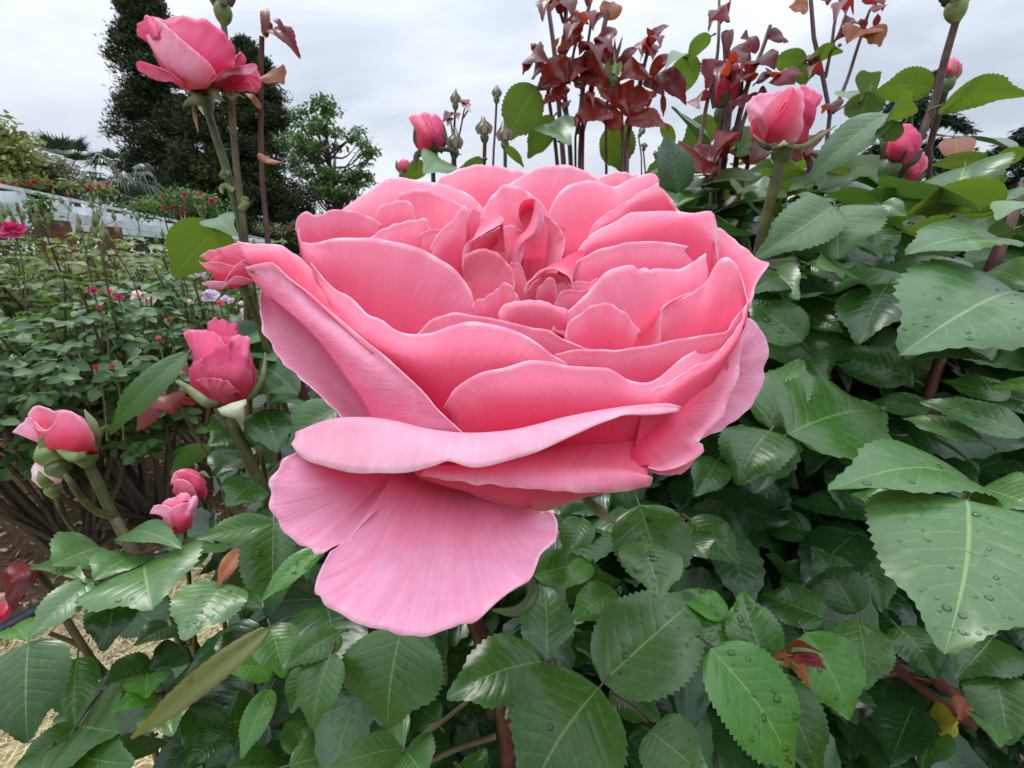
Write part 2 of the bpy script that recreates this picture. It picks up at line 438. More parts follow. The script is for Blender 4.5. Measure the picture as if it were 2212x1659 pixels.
def ground_mat():
    t = NT("soil"); pos = t.n("TexCoord").outputs["Object"]
    big = t.noise(pos, 1.4, 4, .6); med = t.noise(pos, 24, 5, .7); fin = t.noise(pos, 120, 4, .7)
    soil = t.ramp(t.math('MULTIPLY_ADD', med, .6, t.math('MULTIPLY', fin, .4)), [(.3, (.035, .020, .012)), (.5, (.095, .058, .035)), (.68, (.20, .135, .085))])
    vo = t.n("TexVoronoi"); vo.inputs["Scale"].default_value = 60; t.l(pos, vo.inputs["Vector"])
    soil = t.mix(t.math('MULTIPLY', t.smooth(vo.outputs["Distance"], .3, .1), .25), soil, (.26, .19, .12))
    sx = t.n("SeparateXYZ"); t.l(pos, sx.inputs[0])
    straw = t.ramp(t.math('MULTIPLY_ADD', med, .5, t.math('MULTIPLY', fin, .5)), [(.3, (.19, .15, .06)), (.5, (.40, .33, .17)), (.68, (.62, .54, .33))])
    # trampled straw lies along the front of the bed
    line = t.math('ADD', t.math('MULTIPLY_ADD', sx.outputs["X"], -1.29, sx.outputs["Y"]), t.math('MULTIPLY', big, .16))
    m = t.math('SUBTRACT', 1.0, t.smooth(line, 3.58, 3.74))
    m = t.math('MULTIPLY', m, t.math('SUBTRACT', 1.0, t.smooth(sx.outputs["X"], -.1, .15)))
    m = t.math('MULTIPLY', m, t.math('SUBTRACT', 1.0, t.smooth(t.math('MULTIPLY_ADD', big, .4, sx.outputs["Y"]), 1.7, 2.0)))
    far = t.smooth(sx.outputs["Y"], 5.0, 8.0)
    c = t.mix(m, soil, straw)
    c = t.mix(far, c, (.05, .075, .025))
    return t.surf(c, .95, .1, t.bump(t.math('ADD', med, fin), .7, .012))
GROUND = ground_mat()

def water_mat():
    t = NT("water_droplet")
    tr = t.n("BsdfTransparent"); tr.inputs[0].default_value = (.80, .87, .80, 1)
    gl = t.n("BsdfGlossy"); gl.inputs["Roughness"].default_value = .03
    fr = t.n("Fresnel"); fr.inputs["IOR"].default_value = 1.36
    mx = t.n("MixShader"); t.l(t.math('MULTIPLY_ADD', fr.outputs[0], 1.0, .0), mx.inputs[0]); t.l(tr.outputs[0], mx.inputs[1]); t.l(gl.outputs[0], mx.inputs[2])
    t.l(mx.outputs[0], t.out.inputs["Surface"]); return t.m
WATER = water_mat()
# ------------------------------------------------------------------ ground, path
def spaced(a, b, n, p=2.2):
    t = np.linspace(-1, 1, n); return np.sign(t) * np.abs(t) ** p * b
def ground_z(x, y):
    return -.012 * np.exp(-((y - 1.0) / .5) ** 2) + .012 * np.sin(x * 3.1 + y * 1.7) * np.cos(y * 2.3 - x) * np.exp(-np.hypot(x, y) / 6)
gx = spaced(0, 400, 120, 3.4); gy = spaced(0, 400, 120, 3.4) + 1.2
GX, GY = np.meshgrid(gx, gy)
GV = np.stack([GX, GY, ground_z(GX, GY)], -1).reshape(-1, 3)
top("ground", GV, grid_faces(120, 120), GROUND, "brown mulched soil with trampled straw at the near left", "ground", kind="structure")
# a paved path crossing behind the first bed on the left
pa, pb = np.array([-9.0, 5.6]), np.array([2.6, 3.05])
pdir = unit(pb - pa); pn = np.array([-pdir[1], pdir[0]])
tt = np.linspace(0, 1, 40); PV = []
for s_ in (0.0, .85):
    P = pa + np.outer(tt, pb - pa) + pn * s_
    PV.append(np.column_stack([P, np.full(40, .022)]))
top("path", np.concatenate(PV), grid_faces(2, 40)[:, ::-1].copy(), PATHM, "grey paved path running behind the near rose bed", "path", kind="structure")

# straw blades and litter that nobody could count
def scatter(name, mat, label, cat, n, area, ln, wd, seed, lift=.004):
    r = rng(seed); x0, x1, y0, y1 = area
    x = r.uniform(x0, x1, n); y = r.uniform(y0, y1, n)
    if name == "straw":
        keep = (y - 1.29 * x < 3.58 + r.normal(0, .05, n)) & (x < .1) & (y < 1.68 + r.normal(0, .05, n)); x, y = x[keep], y[keep]; n = len(x)
    z = ground_z(x, y) + lift + r.uniform(0, lift * 2, n)
    a = r.uniform(0, 6.28, n); L = r.uniform(*ln, n); W = r.uniform(*wd, n); ti = r.normal(0, .22, n)
    d = np.stack([np.cos(a) * np.cos(ti), np.sin(a) * np.cos(ti), np.sin(ti)], -1) * L[:, None] / 2
    p = np.stack([-np.sin(a), np.cos(a), r.normal(0, .3, n)], -1) * W[:, None] / 2
    c = np.stack([x, y, z], -1); bend = np.array([0, 0, 1.0]) * (L * r.uniform(-.05, .12, n))[:, None]
    V = np.stack([c - d - p, c - d + p, c - p + bend, c + p + bend, c + d - p * .4, c + d + p * .4], 1).reshape(-1, 3)
    b = np.arange(n)[:, None] * 6
    Fq = np.concatenate([b + [0, 1, 3, 2], b + [2, 3, 5, 4]])
    top(name, V, Fq, mat, label, cat, kind="stuff", attrs={"tone": np.repeat(r.uniform(0, 1, n), 6)}, smooth=False)
scatter("straw", STRAW, "dry pale straw strewn on the ground at the near left", "straw", 15000, (-1.95, .15, .35, 1.75), (.025, .09), (.0015, .0035), 5)
scatter("wood_chips", CHIP, "brown chips and fallen leaf litter on the soil", "litter", 9000, (-4.5, 1.6, .9, 4.2), (.012, .045), (.006, .02), 6)
# black edging strip at the left
mb = MB(); e0 = ray_z(-120, 1440, .0); e1 = ray_z(235, 1250, .0); e2 = ray_z(470, 1180, .0)
P = crom3([e0, e1, e2], np.linspace(0, 1, 14)) + [0, 0, .02]
mb.tube(P, .022, 8); V, Fq, k = mb.get()
top("edging_strip", V, Fq, BLACK, "black plastic edging strip between straw and brown soil", "edging", **k)

# ------------------------------------------------------------------ pergola
zt = 2.42
vp = FWD + (723 - CX) / F * RIGHT + (CY - 547) / F * UP; vp[2] = 0; pd = unit(vp)           # along the pergola
pp = np.array([-pd[1], pd[0], 0.0])                                                            # across, away from the viewer
if np.dot(pp, [-1, 0.2, 0]) < 0: pp = -pp
P0 = ray_z(0, 400, zt)
LEN0, LEN1 = -4.0, 56.0
def along(xc):
    """distance along the pergola at which picture column xc meets its first beam"""
    k = np.array([FWD[0], FWD[1]]) + 0 * 1.0; n_ = RIGHT * 0
    best = min(np.arange(-4, 26, .05), key=lambda a: abs(CX + F * np.dot(P0 + pp * .45 + pd * a - [0, 0, 1.0] - CAM, RIGHT) / np.dot(P0 + pp * .45 + pd * a - [0, 0, 1.0] - CAM, FWD) - xc))
    return float(best)
PILLARS = (along(125), along(243), along(390), along(520))
perg = thing("pergola", "long white slatted pergola on brick pillars across the left background", "pergola", [P0[0], P0[1], 0])
Z = np.array([0, 0, 1.0])
def beam(name, off, z, h, w, a=LEN0, b=LEN1):
    mb = MB(); c = P0 + pp * off + pd * (a + b) / 2; c[2] = z
    mb.box(c, pd * (b - a) / 2, pp * w / 2, Z * h / 2); V, Fq, k = mb.get(); part(perg, name, V, Fq, WHITE, smooth=False, **k)
beam("lath", 0.05, zt, .07, .06); beam("lath", .95, zt, .07, .06); beam("lath", 2.0, zt, .07, .06); beam("lath", 2.9, zt, .07, .06)
beam("beam", .45, zt - .35, .22, .09); beam("beam", 2.45, zt - .35, .22, .09)
for i, a in enumerate((-3.2, -1.1, .65, 2.25, 4.1, 6.2, 8.8, 11.4, 14.0, 16.6, 19.5, 22.5, 26, 30, 34, 38, 42, 46, 50, 54)):
    mb = MB(); c = P0 + pp * 1.475 + pd * a; c[2] = zt - .138
    mb.box(c, pd * .028, pp * 1.5, Z * .10); V, Fq, k = mb.get(); part(perg, "rafter", V, Fq, WHITE, smooth=False, **k)
for a in PILLARS:
    for off in (.45,):
        mb = MB(); c = P0 + pp * off + pd * a; c[2] = (zt - .462) / 2
        mb.box(c, pd * .24, pp * .24, Z * (zt - .462) / 2); V, Fq, k = mb.get()
        part(perg, "brick_pillar", V, Fq, BRICK, smooth=False, **k)

# ------------------------------------------------------------------ leaf clouds
def leaf_cloud(C, D, N, L, W, r, fold=.18, rows=5, curl=.15):
    """many small folded leaves: centres-of-base C, direction D, normal N, lengths L, widths W"""
    n = len(C); D = unit(D); N = unit(N - D * (N * D).sum(1, keepdims=True)); B = np.cross(D, N)
    t = np.linspace(0, 1, rows); w = np.clip(t ** .55 * (1 - t) ** .75, 0, 1); w = w / w.max(); w[0] = .06; w[-1] = .02
    s = np.array([-1.0, 0, 1.0])
    cur = curl * r.uniform(.3, 1.6, n)
    V = (C[:, None, None] + D[:, None, None] * (L[:, None, None] * t[None, :, None])[..., None]
         + B[:, None, None] * ((W / 2)[:, None, None] * w[None, :, None] * s[None, None])[..., None]
         + N[:, None, None] * ((W / 2)[:, None, None] * w[None, :, None] * np.abs(s)[None, None] * fold * 2
                               - (L * cur)[:, None, None] * (t ** 2)[None, :, None])[..., None])
    uv = np.broadcast_to(np.stack(np.broadcast_arrays(t[:, None], (s * .5 + .5)[None]), -1)[None], (n, rows, 3, 2))
    f = grid_faces(rows, 3)
    Fq = (f[None] + (np.arange(n) * rows * 3)[:, None, None]).reshape(-1, 4)
    tone = np.repeat(r.uniform(0, 1, n), rows * 3)
    return V.reshape(-1, 3), Fq, dict(uv=uv.reshape(-1, 2), attrs={"tone": tone})

def rdir(r, n): return unit(r.normal(size=(n, 3)))

def branch_tree(name, label, cat, base, height, trunk_r, crown_fn, n_leaf, leaf, mat, seed, group=None, n_branch=24, lw=.6, spreadv=.35, start=.3):
    r = rng(seed); t = thing(name, label, cat, base, group)
    mb = MB(); base = np.array(base, float)
    tip = base + [r.normal(0, .2), r.normal(0, .2), height]
    P = crom3([base, base + (tip - base) * .5 + [r.normal(0, .12), r.normal(0, .12), 0], tip], np.linspace(0, 1, 14))
    mb.tube(P, np.linspace(trunk_r, trunk_r * .15, 14), 8)
    centers = crown_fn(r, n_branch)
    for c in centers:
        h = np.clip((c[2] - base[2]) / height - r.uniform(.1, .3), start * .7, .92)
        a = base + (tip - base) * h
        m = (a + c) / 2 + [0, 0, -.06 * height * r.uniform(-.3, 1)]
        mb.tube(crom3([a, m, c], np.linspace(0, 1, 7)), np.linspace(trunk_r * .35, trunk_r * .05, 7), 5)
    V, Fq, k = mb.get(); part(t, "trunk", V, Fq, BARK, **k)
    per = n_leaf // len(centers)
    Cs = np.concatenate([c + rdir(r, per) * (r.uniform(0, 1, (per, 1)) ** .6) * spreadv * height * .3 * np.array([1.25, 1.25, .62]) for c in centers])
    n = len(Cs); D = rdir(r, n) * [1, 1, .6] + [0, 0, -.25]; N = rdir(r, n) * .8 + [0, 0, .9]
    L = leaf * r.uniform(.6, 1.3, n)
    V, Fq, k = leaf_cloud(Cs, D, N, L, L * lw, r, rows=4)
    part(t, "crown", V, Fq, mat, **k)
    return t

def conifer(label, xt, yt, d, halfw, seed, tuft=.25, n=1500, ybase=470, shape=.75, open_=0):
    r = rng(seed); topp = px(xt, yt, d); base = topp.copy(); base[2] = 0; H = topp[2]
    t = thing("conifer_tree", label, "tree", base, "tall dark conifers behind the pergola")
    mb = MB(); mb.tube(np.linspace(base, topp, 10), np.linspace(.5, .03, 10), 8)
    cs, ds = [], []
    nb = n // 7
    for i in range(nb):
        h = r.uniform(.10, .985); w = halfw * (1 - h) ** shape * (.84 + .38 * math.sin(h * 31 + seed) * .4 + r.uniform(-.12, .2))
        a = r.uniform(0, 6.28); dr = np.array([math.cos(a), math.sin(a), 0])
        o = base + [0, 0, h * H]
        e = o + dr * w + [0, 0, -.10 * w + .22 * w * r.uniform(-.4, 1)]
        mb.tube(crom3([o, (o + e) / 2 + [0, 0, -.08 * w], e], np.linspace(0, 1, 5)), np.linspace(.05, .012, 5), 4)
        k = 22
        s_ = r.uniform(.08, 1.0, k) ** .75
        c = o + (e - o) * s_[:, None] + np.clip(r.normal(size=(k, 3)), -1.4, 1.4) * .20 * (w * .35 + tuft * 1.2) * np.array([1, 1, .8])
        cs.append(c); ds.append(np.repeat(dr[None], k, 0))
    C = np.concatenate(cs); Dd = np.concatenate(ds); m = len(C)
    V, Fq, k = mb.get(); part(t, "trunk", V, Fq, BARK, **k)
    # every tuft is a spray of upward-swept needles
    q = 15
    C2 = np.repeat(C, q, 0) + np.clip(r.normal(size=(m * q, 3)), -1.5, 1.5) * tuft * .62
    D2 = unit(np.repeat(Dd, q, 0) * .7 + [0, 0, .55] + r.normal(size=(m * q, 3)) * .75)
    N2 = rdir(r, m * q); L2 = tuft * r.uniform(.5, 1.25, m * q)
    V, Fq, k = leaf_cloud(C2 - D2 * L2[:, None] * .3, D2, N2, L2, L2 * .26, r, rows=3, curl=-.1)
    part(t, "crown", V, Fq, CONIFER, **k); return t

conifer("tallest dark conifer, its pointed top cut by the frame, behind the upper left rose", 292, -75, 44, 6.8, 11, n=1900, shape=.62, tuft=.5)
conifer("second dark conifer right of the tallest one, narrow top beside two rose stems", 528, 84, 45, 6.5, 23, n=1500, shape=.55, tuft=.5)
conifer("low broad dark conifer between the two taller conifers", 425, 205, 43, 5.2, 37, n=900, shape=.5, tuft=.5)

def crown_ell(cx, cy, d, rx, ry, depth=1.0, hollow=.35):
    c = px(cx, cy, d); sx, sy = rx / F * d, ry / F * d
    def fn(r, n):
        v = rdir(r, n) * (r.uniform(hollow, 1, (n, 1)) ** .5)
        return c + v * np.array([sx, sx * depth, sy])
    return fn
def ground_at(x, y, d):
    p = px(x, y, d); p[2] = 0; return p
branch_tree("leafy_tree", "airy green tree with visible branches right of the dark conifers", "tree", ground_at(712, 330, 40), 13.2, .34,
            crown_ell(716, 338, 40, 96, 108, hollow=.2), 5600, .36, TREELEAF, 51, n_branch=80, lw=.5, spreadv=.19)
branch_tree("leafy_tree", "yellow green tree cut off by the left edge of the view", "tree", ground_at(-45, 330, 14), 6.0, .16,
            crown_ell(-32, 335, 14, 62, 78), 4200, .20, TREEYEL, 53, n_branch=30, lw=.55)
branch_tree("leafy_tree", "pale grey green bushy tree left of the fan palm", "tree", ground_at(70, 400, 16), 4.6, .12,
            crown_ell(85, 385, 16, 75, 42), 3600, .17, TREEPALE, 55, n_branch=30, lw=.5)

def fan_palm(label, xc, yc, d, rad, n, seed, droop=.35):
    r = rng(seed); c = px(xc, yc, d); base = c.copy(); base[2] = 0
    t = thing("fan_palm", label, "palm", base, "fan palms beside the conifers")
    mb = MB(); mb.tube(np.linspace(base, c, 6), np.linspace(.14, .11, 6), 8); V, Fq, k = mb.get(); part(t, "trunk", V, Fq, BARK, **k)
    R = rad / F * d
    for i in range(n):
        a = r.uniform(0, 6.28); el = r.uniform(-.5, 1.25)
        ax = unit(np.array([math.cos(a) * math.cos(el), math.sin(a) * math.cos(el), math.sin(el)]))
        hub = c + ax * R * .55; mb = MB()
        mb.tube(np.linspace(c, hub, 4), .012, 4)
        side = unit(np.cross(ax, [0, 0, 1.0]) + 1e-6); nb = 18
        for s_ in np.linspace(-1.25, 1.25, nb):
            dr = unit(ax * math.cos(s_) + side * math.sin(s_)); L = R * .52 * (1 - .15 * abs(s_)) * r.uniform(.85, 1.1)
            p = np.array([hub, hub + dr * L * .55, hub + dr * L + [0, 0, -droop * L * r.uniform(.4, 1.2)]])
            w = L * .045; nn = unit(np.cross(dr, side) + .001); sd = unit(np.cross(dr, ax) + 1e-5) if abs(s_) > .05 else side
            sd = unit(np.cross(dr, np.cross(ax, side)))
            mb.add([p[0]-sd*w*.3, p[0]+sd*w*.3, p[1]-sd*w, p[1]+sd*w, p[2]-sd*w*.1, p[2]+sd*w*.1], np.array([[0,1,3,2],[2,3,5,4]]), None, r.uniform(0, 1))
        V, Fq, k = mb.get(); part(t, "frond", V, Fq, PALMLEAF, smooth=False, **k)
fan_palm("fan palm with stiff upright fronds left of the conifers", 150, 372, 21, 88, 26, 61, .2)
fan_palm("dark fan palm with drooping fronds in front of the tallest conifer", 268, 388, 20, 78, 24, 67, .75)

def cedar(label, xt, yt, d, levels, seed, xmin, xmax):
    r = rng(seed); topp = px(xt, yt, d); base = topp.copy(); base[2] = 0; H = topp[2]
    t = thing("cedar_tree", label, "tree", base, "weeping cedars at the right")
    mb = MB(); mb.tube(np.linspace(base, topp, 10), np.linspace(.2, .015, 10), 8)
    C, D = [], []
    for i in range(levels):
        h = 1 - (i + r.uniform(0, .8)) / levels * .86
        w = (.25 + 2.6 * (1 - h) ** .75) * r.uniform(.65, 1.2)
        a = r.uniform(0, 6.28); dr = np.array([math.cos(a), math.sin(a), 0])
        o = base + [0, 0, h * H]
        P = crom3([o, o + dr * w * .5 + [0, 0, .12 * w], o + dr * w + [0, 0, -.22 * w]], np.linspace(0, 1, 9))
        mb.tube(P, np.linspace(.035, .006, 9), 4)
        k = int(70 + 60 * w); s_ = r.uniform(.12, 1, k); c = crom3(P, np.sort(s_))
        c = c + np.cross(dr, Z) * (r.uniform(-1, 1, k) * .20 * w * np.sin(np.sort(s_) * 2.6))[:, None] + r.normal(size=(k, 3)) * [.03, .03, .035]
        C.append(c); D.append(np.repeat(dr[None], k, 0))
    V, Fq, k = mb.get(); part(t, "trunk", V, Fq, BARK, **k)
    C = np.concatenate(C); D = np.concatenate(D); q = 7; m = len(C)
    C2 = np.repeat(C, q, 0) + r.normal(size=(m*q, 3)) * [.06, .06, .03]
    D2 = unit(np.repeat(D, q, 0) * .6 + r.normal(size=(m*q, 3)) * [.6, .6, .3] + [0, 0, -.45]); L2 = r.uniform(.08, .22, m*q)
    V, Fq, k = leaf_cloud(C2, D2, rdir(r, m*q), L2, L2 * .22, r, rows=3, curl=.3)
    part(t, "crown", V, Fq, CEDAR, **k)
cedar("weeping cedar with layered drooping branches behind the right rose bush", 2000, 168, 12, 52, 71, 1830, 2130)
cedar("second weeping cedar with long drooping boughs at the right edge", 2330, 150, 11, 46, 73, 2100, 2400)

# a far dark hedge closes the gaps along the horizon
r = rng(77); n = 30000
hx = r.uniform(-92, 60, n); hy = 60 + r.uniform(0, 3, n); hz = r.uniform(0, 1, n) ** .8 * (4.0 + 5.0 * np.clip((-32 - hx) / 6, 0, 1) + .8 * np.sin(hx * .45) + .5 * np.sin(hx * 1.1 + 1))
V, Fq, k = leaf_cloud(np.stack([hx, hy, hz], -1), rdir(r, n), rdir(r, n) + [0, -.5, .6], r.uniform(.4, .9, n), r.uniform(.25, .5, n), r, rows=3)
top("hedge", V, Fq, TREELEAF, "dark green hedge along the far side of the garden", "hedge", kind="stuff", **k)
# ------------------------------------------------------------------ rose bushes of the left beds
def tiny_rose(parent, c, R, mat, r, name="flower", up=None, sub=None):
    """a small full rose: three whorls of cupped petals in one mesh"""
    up = unit(np.array([r.normal(0, .35), -.55 + r.normal(0, .25), .8])) if up is None else unit(up)
    a = unit(np.cross(up, [1, .3, 0])); b = np.cross(up, a); mb = []; fs = []; pe = []; uv = []; n0 = 0
    for ring, (k, rr, el, sz) in enumerate(((5, 1.0, .15, 1.0), (5, .66, .7, .8), (4, .34, 1.05, .62))):
        for j in range(k):
            th = 6.28 * (j + ring * .5) / k + r.uniform(-.2, .2); rad = a * math.cos(th) + b * math.sin(th); tan = np.cross(up, rad)
            t = np.linspace(0, 1, 5)[:, None]; s_ = np.linspace(-1, 1, 5)[None]
            w = sz * R * .62 * np.sin(np.pi * (.12 + .78 * t)) ; e = el * r.uniform(.7, 1.3)
            V = (c + rad * ((rr * R * t * math.cos(e) * .9 + .06 * R)[..., None]) + up * ((R * (.1 + .75 * t * math.sin(e) + .12 * ring) - .14 * R * t ** 3 - .22 * w * (1 - s_ ** 2))[..., None])
                 + tan * ((w * s_)[..., None]))
            mb.append(V.reshape(-1, 3)); fs.append(grid_faces(5, 5) + n0); n0 += 25
            pe.append((t + 0 * s_).ravel()); uv.append(np.stack([s_ * .5 + .5 + 0 * t, t + 0 * s_], -1).reshape(-1, 2))
    return part(parent, name, np.concatenate(mb), np.concatenate(fs), mat, uv=np.concatenate(uv), attrs={"pe": np.concatenate(pe)})

def garden_bush(label, x, y, d, rx, h0, h1, n, leaf, mat, seed, canes=7, flowers=(), depth=1.0, group="rose bushes in the beds at the left", tall=0, name="rose_bush"):
    """bush whose middle projects to picture column x at depth d; leaves between heights h0 and h1"""
    r = rng(seed); c = px(x, y, d); base = np.array([c[0], c[1], 0]); t = thing(name, label, "bush", base, group)
    mb = MB(); tips = []; heads = []
    for i in range(canes * 3):
        a = r.uniform(0, 6.28); f = base + [math.cos(a) * .10 * r.uniform(.2, 1), math.sin(a) * .10 * r.uniform(.2, 1), 0]
        e = base + [math.cos(a) * rx * r.uniform(.3, .95), math.sin(a) * rx * depth * r.uniform(.3, .95), h1 * r.uniform(.66, 1.06)]
        m = (f + e) / 2 + r.normal(size=3) * .06
        mb.tube(crom3([f, m, e], np.linspace(0, 1, 9)), np.linspace(.012, .004, 9), 6, r.uniform(0, 1)); tips.append(crom3([f, m, e], np.linspace(.58, 1.02, 12)))
    for i in range(tall):
        a = r.uniform(0, 6.28); e = base + [math.cos(a) * rx * r.uniform(.1, .9), math.sin(a) * rx * depth * r.uniform(.1, .9), h1]
        mb.tube(crom3([e - [0, 0, .3], e, e + [r.normal(0, .04), r.normal(0, .04), r.uniform(.06, .24)]], np.linspace(0, 1, 6)), np.linspace(.004, .002, 6), 5)
        heads.append(mb.V[-2][-1].copy())
    V, Fq, k = mb.get(); part(t, "canes", V, Fq, WOODY, **k)
    # leaves sit in loose sprays of five
    m = n // 5
    v = rdir(r, m) * (r.uniform(.25, 1, (m, 1)) ** .45)
    C = base + [0, 0, (h0 + h1) / 2] + v * np.array([rx, rx * depth, (h1 - h0) / 2])
    T_ = np.concatenate(tips)                          # most sprays grow along the canes, so the bush has shoots and gaps
    on = r.uniform(0, 1, m) < .72; k_ = T_[r.integers(0, len(T_), m)] + r.normal(size=(m, 3)) * [.075, .075, .045]; C[on] = k_[on]
    v = unit(C - base - [0, 0, (h0 + h1) / 2])
    out = unit(v * [1, 1, .35] + r.normal(size=(m, 3)) * .4); out[:, 2] = out[:, 2] * .35 - .05
    sd = unit(np.cross(out, Z))
    Cs, Ds, Ns = [], [], []
    for k_, (al, sa) in enumerate(((1.0, 0), (.55, 1), (.55, -1), (.05, 1), (.05, -1))):
        Cs.append(C + out * leaf * al * 1.05); Ds.append(unit(out * (1 if sa == 0 else .45) + sd * sa + r.normal(size=(m, 3)) * .15 + [0, 0, -.12]))
        Ns.append(np.array([0, 0, 1.0]) + r.normal(size=(m, 3)) * .33 + v * .25)
    C, D, N = map(np.concatenate, (Cs, Ds, Ns)); L = leaf * r.uniform(.65, 1.2, len(C))
    V, Fq, k = leaf_cloud(C, D, N, L, L * .66, r, rows=6, fold=.12)
    part(t, "foliage", V, Fq, mat, **k)
    for h_ in heads:                                  # spent flower heads: little bunches of pale pointed hips
        m3 = MB()
        for _ in range(5):
            e = h_ + [r.normal(0, .035), r.normal(0, .035), r.uniform(.0, .07)]
            m3.tube(np.array([h_ - [0, 0, .05], (h_ + e) / 2, e]), .0016, 4)
            m3.tube(e + np.outer(np.linspace(0, 1, 6), [0, 0, .045]), np.array([.002, .008, .009, .006, .003, .0006]), 6)
        V, Fq, k = m3.get(); part(t, "seed_head", V, Fq, SEPAL, **k)
    for (fx, fy, fd, R, fm, nm) in flowers:
        tiny_rose(t, px(fx, fy, fd), R, fm, r, name=nm)
        mb = MB(); q = px(fx, fy, fd); mb.tube(crom3([q, q - [0, 0, .1], q - [.01, .02, .26]], np.linspace(0, 1, 5)), .0028, 5); V, Fq, k = mb.get(); part(t, "flower_stalk", V, Fq, STEM_GREEN, **k)
    return t

M_, L_, W_, R_, P_ = PETAL_MAG, PETAL_LILAC, PETAL_WHITE, PETAL_RED, PETAL_BUD
garden_bush("dense green rose bush at the left edge with one magenta bloom above it", 20, 680, 1.75, .62, .60, 1.10, 1900, .050, BUSH_LEAF, 101, 8,
            [(30, 500, 1.62, .042, M_, "flower")], tall=4)
garden_bush("green rose bush with small magenta buds left of the vase shaped pink bud", 235, 690, 2.0, .62, .60, 1.12, 2000, .052, BUSH_LEAF, 102, 9,
            [(203, 629, 1.7, .017, M_, "flower"), (256, 643, 1.75, .018, M_, "flower"), (216, 664, 1.6, .011, M_, "flower"), (208, 794, 1.55, .013, M_, "flower"), (245, 793, 1.55, .014, M_, "flower"),
             (236, 630, 1.8, .014, P_, "flower"), (342, 730, 1.6, .009, P_, "flower")], tall=3)
garden_bush("rose bush with lilac and white blooms directly left of the big rose", 470, 700, 2.35, .66, .58, 1.12, 2000, .055, BUSH_LEAF, 103, 9,
            [(455, 640, 2.0, .040, L_, "flower"), (487, 647, 2.0, .022, L_, "flower"), (500, 650, 2.1, .02, L_, "flower"), (414, 654, 2.0, .02, W_, "flower"), (476, 655, 1.95, .018, P_, "flower"),
             (300, 640, 2.1, .036, W_, "flower"), (322, 650, 2.1, .03, W_, "flower"), (314, 642, 2.05, .022, M_, "flower"), (366, 692, 1.9, .013, M_, "flower"), (530, 672, 1.9, .02, L_, "flower"),
             (522, 655, 2.0, .013, W_, "flower"), (553, 700, 1.8, .02, L_, "flower"), (433, 588, 2.4, .03, L_, "flower")], tall=3)
garden_bush("shaded rose bush low in the gap beside the dark canes", 120, 760, 2.3, .60, .60, .98, 900, .05, BUSH_LEAF, 104, 9)
garden_bush("rose bush behind the vase shaped pink bud", 640, 720, 2.9, .75, .55, 1.06, 1500, .058, BUSH_LEAF, 105, 8)
garden_bush("loose pale rose bush with many spent flower heads before the brick pillar", 160, 540, 3.1, .85, .6, 1.34, 2300, .06, BUSH_PALE, 106, 10, tall=7)
garden_bush("pale rose bush with seed heads behind the round backlit leaf", 380, 545, 3.4, .85, .55, 1.28, 2300, .06, BUSH_PALE, 107, 9, tall=4)
garden_bush("yellow green rose bush below the white pergola at the far left", -90, 560, 3.0, .9, .55, 1.34, 2300, .06, BUSH_PALE, 108, 9, tall=5)
garden_bush("green rose bush beyond the path under the pergola", 300, 585, 4.6, 1.3, .3, 1.15, 2200, .07, BUSH_LEAF, 109, 8)
garden_bush("green rose bush beyond the path left of the big rose", 620, 585, 4.8, 1.4, .3, 1.15, 2200, .07, BUSH_LEAF, 110, 8)
garden_bush("green rose bush beyond the path at the far left", -60, 600, 4.4, 1.3, .3, 1.15, 2200, .07, BUSH_LEAF, 111, 8)

# red climbing roses lying over the pergola
def climber(label, pts, d, n, seed, mat, fl, rad, fr=.055):
    r = rng(seed); C0 = np.array([px(x, y, d) for x, y in pts]); base = C0[0].copy(); base[2] = 0
    t = thing("climbing_rose", label, "climbing rose", base, "red climbing roses on the pergola")
    mb = MB(); mb.tube(crom3([base, (base + C0[0]) / 2 + [.05, 0, 0], C0[0]], np.linspace(0, 1, 8)), .018, 6)
    if len(C0) > 1: mb.tube(crom3(C0, np.linspace(0, 1, 12)), .012, 6)
    V, Fq, k = mb.get(); part(t, "canes", V, Fq, WOODY, **k)
    q = C0[r.integers(0, len(C0), n)] + rdir(r, n) * (r.uniform(.1, 1, (n, 1)) ** .5) * rad * np.array([1.3, 1, .8]); L = r.uniform(.06, .11, n)
    V, Fq, k = leaf_cloud(q, rdir(r, n) + [0, 0, -.3], rdir(r, n) * .6 + [0, 0, 1], L, L * .62, r, rows=4); part(t, "foliage", V, Fq, mat, **k)
    for (x, y) in fl: tiny_rose(t, px(x, y, d - rad * .9), fr * r.uniform(.7, 1.15), PETAL_RED, r)
climber("climbing rose with dark red blooms over the left end of the pergola", [(20, 392), (90, 390), (150, 400), (205, 408), (235, 412), (320, 440)], 9.0, 420, 121, BUSH_PALE,
        [(8, 398), (35, 398), (62, 398), (107, 396), (140, 393), (143, 420), (195, 404), (213, 405), (233, 400), (190, 411), (75, 394)], .16)
climber("climbing rose with bright red blooms right of the dark fan palm", [(350, 445), (390, 430), (425, 438), (310, 450), (455, 448)], 12.5, 1500, 122, BUSH_LEAF,
        [(352, 424), (400, 422), (355, 450), (376, 445), (435, 422), (458, 435), (364, 452), (398, 446), (436, 452), (396, 462)], .46, .09)
climber("climbing rose hanging through the slats at the near pergola pillar", [(75, 455), (95, 470), (85, 440)], 6.6, 200, 123, BUSH_LEAF, [], .15)
climber("climbing rose with orange red blooms at the far end of the pergola", [(570, 492), (600, 494), (640, 490)], 22.0, 500, 124, TREEPALE, [(602, 503), (556, 497), (625, 492)], .42, .11)
